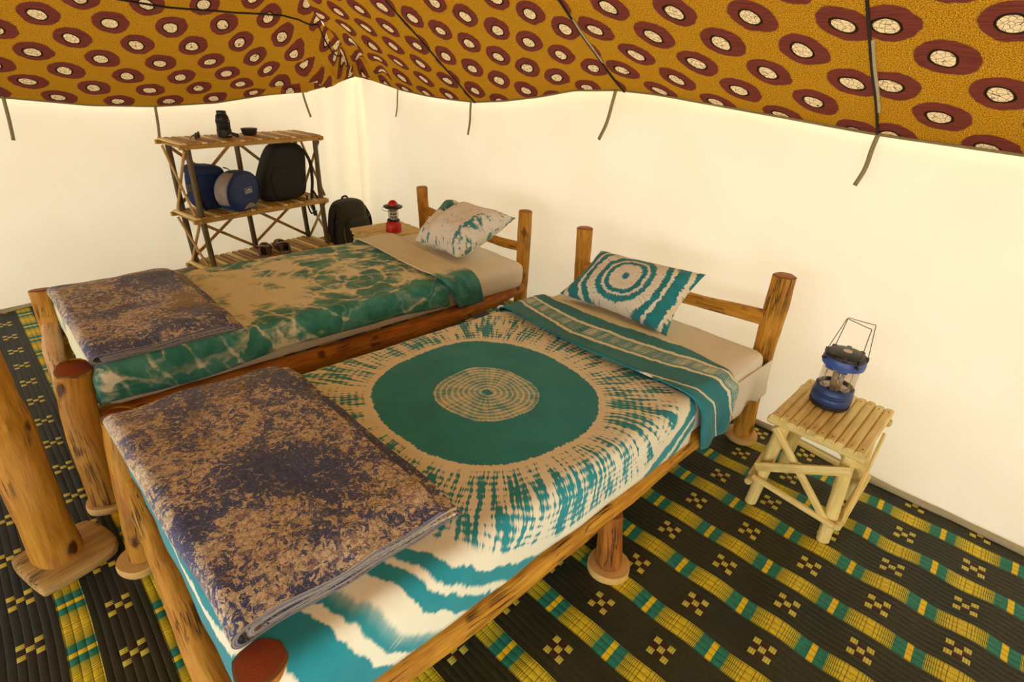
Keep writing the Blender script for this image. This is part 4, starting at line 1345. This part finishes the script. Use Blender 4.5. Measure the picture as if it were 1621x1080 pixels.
# --- telephoto lens standing on the top shelf
t = thing('telephoto_lens', 'black telephoto camera lens standing upright on the top shelf', 'camera lens', on_rack(.325, .145, ZT), RZ)
mk('hood', lathe([(.040, 0), (.043, .002), (.044, .046), (.040, .050), (0, .050)], 32), M['black'], t, 'auto')
mk('barrel', lathe([(.038, .048), (.041, .052), (.041, .080), (.042, .082), (.042, .104), (.0400, .106), (.039, .118), (.033, .132), (.030, .136), (0, .136)], 36), M['black'], t, 'auto')
mk('focus_ring', lathe([(.0415, .083)] + [(.0432 if k % 2 else .0420, .084 + k * .0022) for k in range(9)] + [(.0415, .104)], 36), M['black_rubber'], t, 'auto')
mk('mount_cap', lathe([(.027, .134), (.029, .137), (.029, .152), (.026, .156), (0, .156)], 32), M['black'], t, 'auto')
ft = mk('collar_foot', rbox((.034, -.016, .0), (.082, .016, .020), .006, (4, 3, 2), lambda p: np.array([p[0], p[1], p[2] + max(0, (.07 - p[0])) * .35])), M['black'], t, 'auto')
ft.rotation_euler = (0, 0, -.45)
mk('badge', xf(rbox((-.007, -.0012, .092), (.007, .0012, .100), .0008, (2, 1, 1)), (.0415 * math.cos(-1.0), .0415 * math.sin(-1.0), 0), -1.0 + PI / 2), M['logo'], t, 'auto')
mk('badge', xf(rbox((-.013, -.001, .012), (.013, .001, .018), .0008, (2, 1, 1)), (.044 * math.cos(-1.25), .044 * math.sin(-1.25), 0), -1.25 + PI / 2), M['logo'], t, 'auto')
# --- lens hood / cap lying beside it
t = thing('lens_cap_pouch', 'low round black lens cap beside the telephoto lens', 'lens cap', on_rack(.505, .165, ZT), RZ)
mk('body', lathe([(.040, 0), (.046, .004), (.050, .022), (.053, .036), (.050, .038), (.044, .030), (.040, .014), (0, .012)], 32, squash=.8), M['black'], t, 'auto')
mk('rim', lathe([(.050, .036), (.054, .037), (.054, .041), (.049, .041)], 32, squash=.8), M['black_rubber'], t, 'auto')
# --- folded eyeglasses
t = thing('folded_eyeglasses', 'dark folded eyeglasses at the left end of the top shelf', 'eyeglasses', on_rack(.13, .10, ZT), RZ + .9)
for sx in (-1, 1):
    ring = [(sx * .033 + .026 * math.cos(a), 0, .022 + .020 * math.sin(a)) for a in np.linspace(0, 2 * PI, 24, endpoint=False)]
    mk('rim', tube(ring, .0022, 24, 8, closed=True), M['black'], t)
    mk('lens', xf(lathe([(.0, 0), (.0245, .0004), (.0245, .0012), (0, .0016)], 24, squash=.76), (sx * .033, 0, .022), np.array([[1, 0, 0], [0, 0, -1], [0, 1, 0]])), M['black'], t)
    mk('temple', tube([(sx * .060, 0, .030), (sx * .058, .02, .028), (-sx * .03, .024 + .006 * sx, .016), (-sx * .062, .020 + .006 * sx, .006)], .0022, 14, 8), M['black'], t)
mk('bridge', tube([(-.010, 0, .028), (0, -.001, .032), (.010, 0, .028)], .0022, 8, 8), M['black'], t)

# --- blue rucksack standing at the back of the middle shelf
def cushion_noise(seed, amp=.012, f=9):
    return lambda p: np.array([p[0] + amp * nz(p[1] * f, p[2] * f, seed), p[1] + amp * nz(p[0] * f, p[2] * f, seed + 3), p[2]])
t = thing('rucksack', 'dull blue rucksack slumped at the left of the middle shelf', 'backpack', on_rack(.185, .185, ZM), RZ)
def f_(p):
    x, y, z = p; k = (z + .13) / .27
    return np.array([x * (1 - .14 * k) - .015 * k + .01 * nz(y * 9, z * 9, 1), y * (1 - .2 * k) + .01 * nz(x * 9, z * 9, 2), z + .135 - .02 * (x / .13) * max(0, k)])
mk('body', blob(.132, .085, .135, .55, .6, fn=f_), M['blue_nylon2'], t)
mk('lid', blob(.112, .085, .040, .7, .6, fn=lambda p: np.array([p[0] - .018, p[1] + .006 * nz(p[0] * 20, 1), p[2] + .243 + .01 * nz(p[0] * 14, p[1] * 14, 5) - p[0] * .12])), M['blue_nylon2'], t)
mk('strap', ribbon([(-.10, -.06, .235), (-.12, -.085, .16), (-.11, -.095, .07), (-.08, -.085, .015)], .022, .005, (1, .3, 0), 14), M['black_nylon'], t)
mk('strap', ribbon([(.085, -.055, .26), (.118, -.06, .245), (.128, -.05, .215)], .014, .004, (0, 1, .3), 10), M['black_nylon'], t)
mk('side_tag', rbox((-.158, -.045, .135), (-.128, -.040, .175), .002, (2, 1, 2)), M['grey_mesh'], t, 'auto')

# --- round blue bag in front of it
FA = .42     # turned a little to the right
t = thing('round_bag', 'round bright blue bag with grey side panel and small white logo', 'bag', on_rack(.290, .035, ZM), RZ + FA)
def f_(p):
    x, y, z = p                           # y = thickness axis
    z2 = z + .126
    if z2 < .03: x *= 1.05
    return np.array([x, y - .012 * (1 - (x / .155) ** 2) * (1 if y < 0 else 0) + .006 * nz(x * 8, z * 8, 7), max(z2, .004)])
mk('body', xf(blob(.155, .126, .062, .42, 1.0, 40, 18), (0, 0, 0), np.array([[1, 0, 0], [0, 0, -1], [0, 1, 0]])) if False else
   (lambda gg: ([tuple(f_(np.array([p[0], -p[2], p[1]]))) for p in gg[0]], gg[1], gg[2]))(blob(.168, .126, .062, .40, .92, 44, 20)), M['blue_nylon'], t)
# grey mesh gusset on the left
def gus(u, v):
    a = PI * (.62 + .56 * u); w = (v - .5)
    k = 1 - (2 * u - 1) ** 4 * .25
    return np.array([.172 * math.cos(a) * 1.0, -.010 + w * .085 * k, max(.008, .126 + .128 * math.sin(a))])
g_ = sgrid(gus, np.linspace(0, 1, 24), np.linspace(0, 1, 6)); go = mk('gusset', g_, M['grey_mesh'], t)
mm = go.modifiers.new('thick', 'SOLIDIFY'); mm.thickness = .006; mm.offset = 0
mk('piping', tube([(.156 * math.cos(a), -.058 - .004 * math.cos(a * 2), max(.012, .126 + .114 * math.sin(a))) for a in np.linspace(0, 2 * PI, 48, endpoint=False)], .0035, 48, 8, closed=True), M['blue_nylon2'], t)
def botpatch(u, v):
    x = -.055 + .125 * u; z = .022 + .030 * v * math.sin(PI * max(.02, min(.98, u)))
    return np.array([x, -.0765 + .004 * abs(x) * 10 * .1, z])
go = mk('grey_patch', sgrid(botpatch, np.linspace(0, 1, 18), np.linspace(0, 1, 5)), M['grey_mesh'], t); mm = go.modifiers.new('thick', 'SOLIDIFY'); mm.thickness = .006; mm.offset = 0
# logo: thin frame, mountain mark and a word bar
lz, lx0, ly0 = .132, .010, -.0775
def flat(pts, dy=.0): return ([(lx0 + p[0], ly0 - dy, lz + p[1]) for p in pts] + [(lx0 + p[0], ly0 - dy + .004, lz + p[1]) for p in pts],
    [tuple(range(len(pts)))] + [tuple(reversed(range(len(pts), 2 * len(pts))))] + [(i, i + len(pts), (i + 1) % len(pts) + len(pts), (i + 1) % len(pts)) for i in range(len(pts))],
    [(p[0], p[1], 0) for p in pts] * 2)
for q in ([(-.034, .018), (.034, .018), (.034, .0165), (-.034, .0165)], [(-.034, -.018), (.034, -.018), (.034, -.0165), (-.034, -.0165)], [(-.034, .018), (-.0325, .018), (-.0325, -.018), (-.034, -.018)], [(.0325, .018), (.034, .018), (.034, -.018), (.0325, -.018)]):
    mk('logo_frame', flat(q), M['logo'], t, False)
for q in ([(-.026, -.002), (-.014, .010), (-.008, .004), (-.004, -.002)], [(-.010, -.002), (.006, .013), (.020, -.002)], [(.008, .002), (.018, .009), (.027, -.002)]):
    mk('logo_peak', flat(q, .0005), M['logo'], t, False)
for k in range(7):
    x = -.027 + k * .0078
    mk('logo_letter', flat([(x, -.013), (x + .0052, -.013), (x + .0052, -.006 - .002 * (k % 2)), (x, -.0065)], .0005), M['logo'], t, False)

# --- black backpack standing on the middle shelf
t = thing('backpack', 'tall black backpack standing on the right of the middle shelf', 'backpack', on_rack(.66, .150, ZM), RZ)
def f_(p):
    x, y, z = p; k = (z + .19) / .38
    x2 = x
    if x < 0: x2 = x * (1.02 - .66 * max(0, k) ** 1.6)
    return np.array([x2 + .035 * k + .008 * nz(y * 9, z * 7, 3), y * (1.05 - .25 * k) + .008 * nz(x * 9, z * 9, 4), z + .19])
mk('body', blob(.188, .105, .190, .40, .55, 34, 22, fn=f_), M['black_nylon'], t)
mk('front_pocket', blob(.110, .020, .100, .5, .5, fn=lambda p: np.array([p[0] + .0, p[1] - .088 + .02 * max(0, p[2]), p[2] + .125])), M['black_nylon'], t)
mk('grab_loop', tube([(.02, .02, .372), (.045, .02, .388), (.07, .02, .386), (.09, .02, .370)], .006, 14, 8), M['black_nylon'], t)
mk('strap', ribbon([(.165, -.085, .345), (.192, -.120, .26), (.190, -.130, .13), (.175, -.13, .03), (.172, -.135, -.05), (.180, -.135, -.085)], .026, .006, (1, .25, 0), 22), M['black_nylon'], t)
mk('strap', ribbon([(.185, -.130, .06), (.215, -.135, .0), (.235, -.138, -.045)], .016, .004, (1, .2, 0), 12), M['black_nylon'], t)
mk('strap', ribbon([(.135, -.125, .03), (.128, -.14, -.05), (.150, -.14, -.105), (.175, -.14, -.09)], .012, .004, (1, .2, 0), 14), M['black_nylon'], t)
mk('buckle', rbox((.165, -.146, -.125), (.195, -.136, -.085), .004, (2, 1, 2)), M['black'], t, 'auto')

# --- olive backpack on the floor behind the rack
t = thing('backpack', 'dark olive backpack on the floor between the rack and the tent corner', 'backpack', (-4.00, 2.095, .008), PI / 2 + .25)
def f_(p):
    x, y, z = p; k = (z + .185) / .37
    return np.array([x * (1.05 - .20 * max(0, k) ** 2) + .008 * nz(y * 8, z * 8, 1), y * (1.05 - .3 * k) + .008 * nz(x * 8, z * 8, 2), z + .187])
mk('body', blob(.170, .105, .186, .5, .6, 34, 22, fn=f_), M['olive_nylon'], t)
mk('front_pocket', blob(.120, .042, .115, .5, .5, fn=lambda p: np.array([p[0], p[1] - .095 + .07 * max(0, p[2]), p[2] + .135])), M['olive_nylon'], t)
arc = [(.132 * math.cos(a), -.100 + .045 * max(0, math.sin(a)) , .10 + .185 * math.sin(a)) for a in np.linspace(-.25, PI + .25, 24)]
mk('trim', tube(arc, .007, 40, 8), M['olive_trim'], t)
mk('grab_loop', tube([(-.03, .03, .360), (-.015, .03, .385), (.02, .03, .387), (.04, .03, .362)], .008, 14, 8), M['black_nylon'], t)
for sx in (-1, 1):
    mk('strap', ribbon([(sx * .155, -.02, .30), (sx * .195, -.03, .22), (sx * .205, -.03, .12), (sx * .165, -.03, .03)], .030, .010, (0, 1, 0), 18), M['black_nylon'], t)
    mk('buckle', rbox((sx * .168 - .012, -.058, .215), (sx * .168 + .012, -.046, .240), .004, (2, 1, 2)), M['black'], t, 'auto')

# --- shoes on the bottom shelf
def shoe(label, loc, rot, open_=True, mat='leather'):
    t = thing('shoe', label, 'shoe', loc, rot, 'pair of shoes on the bottom shelf')
    def f_(p):
        x, y, z = p
        return np.array([x, y * (1 - .20 * (1 if x < -.04 else 0) * abs(x) / .12) + .010 * math.sin(x * 14), z])
    mk('sole', rbox((-.125, -.042, .0), (.125, .042, .020), .009, (14, 6, 2), f_), M['sole'], t, 'auto')
    def up(u, v):
        # u heel->toe, v around over the top
        x = -.118 + .236 * u; wd = .040 * (1 - .25 * (2 * u - 1) ** 6) * (1 - max(0, u - .85) * 3.2) * (1 - max(0, .1 - u) * 4)
        hgt = .030 + .050 * max(0, 1 - u / .52) ** .8 + .022 * math.sin(min(1, u) * PI) * (u > .3)
        hgt *= (1 - max(0, u - .86) * 4.5)
        a = PI * v
        cut = 1.0
        if u < .50 and open_: cut = .80
        z = .016 + hgt * math.sin(a) ** .7
        y = wd * math.cos(a)
        if u < .50 and .28 < v < .72: z = .016 + hgt * (math.sin(.28 * PI) ** .7) - .052 * math.sin((v - .28) / .44 * PI) * math.sin(PI * min(1, (u + .04) / .54)) ** .5
        return np.array([x, y + .010 * math.sin(x * 14), max(.014, z)])
    mk('upper', sgrid(up, np.linspace(0, 1, 30), np.linspace(0, 1, 21)), M[mat], t)
    mk('collar', tube([(-.112, 0, .088), (-.100, .030, .080), (-.04, .034, .064), (.004, .022, .056), (.012, 0, .058), (.004, -.022, .056), (-.04, -.034, .064), (-.100, -.030, .080), (-.112, 0, .088)], .0055, 40, 8), M['leather_pale'], t)
    for k in range(3):
        x = .02 + k * .022
        mk('lace', tube([(x, -.024, .052 - k * .004), (x + .006, 0, .062 - k * .004), (x, .024, .052 - k * .004)], .0028, 8, 6), M['black'], t)
    return t
shoe('left of the two brown leather shoes on the bottom shelf', on_rack(.455, .10, ZB + .002), RZ + .9)
shoe('right of the two brown leather shoes on the bottom shelf', on_rack(.590, .10, ZB + .002), RZ + 1.15)
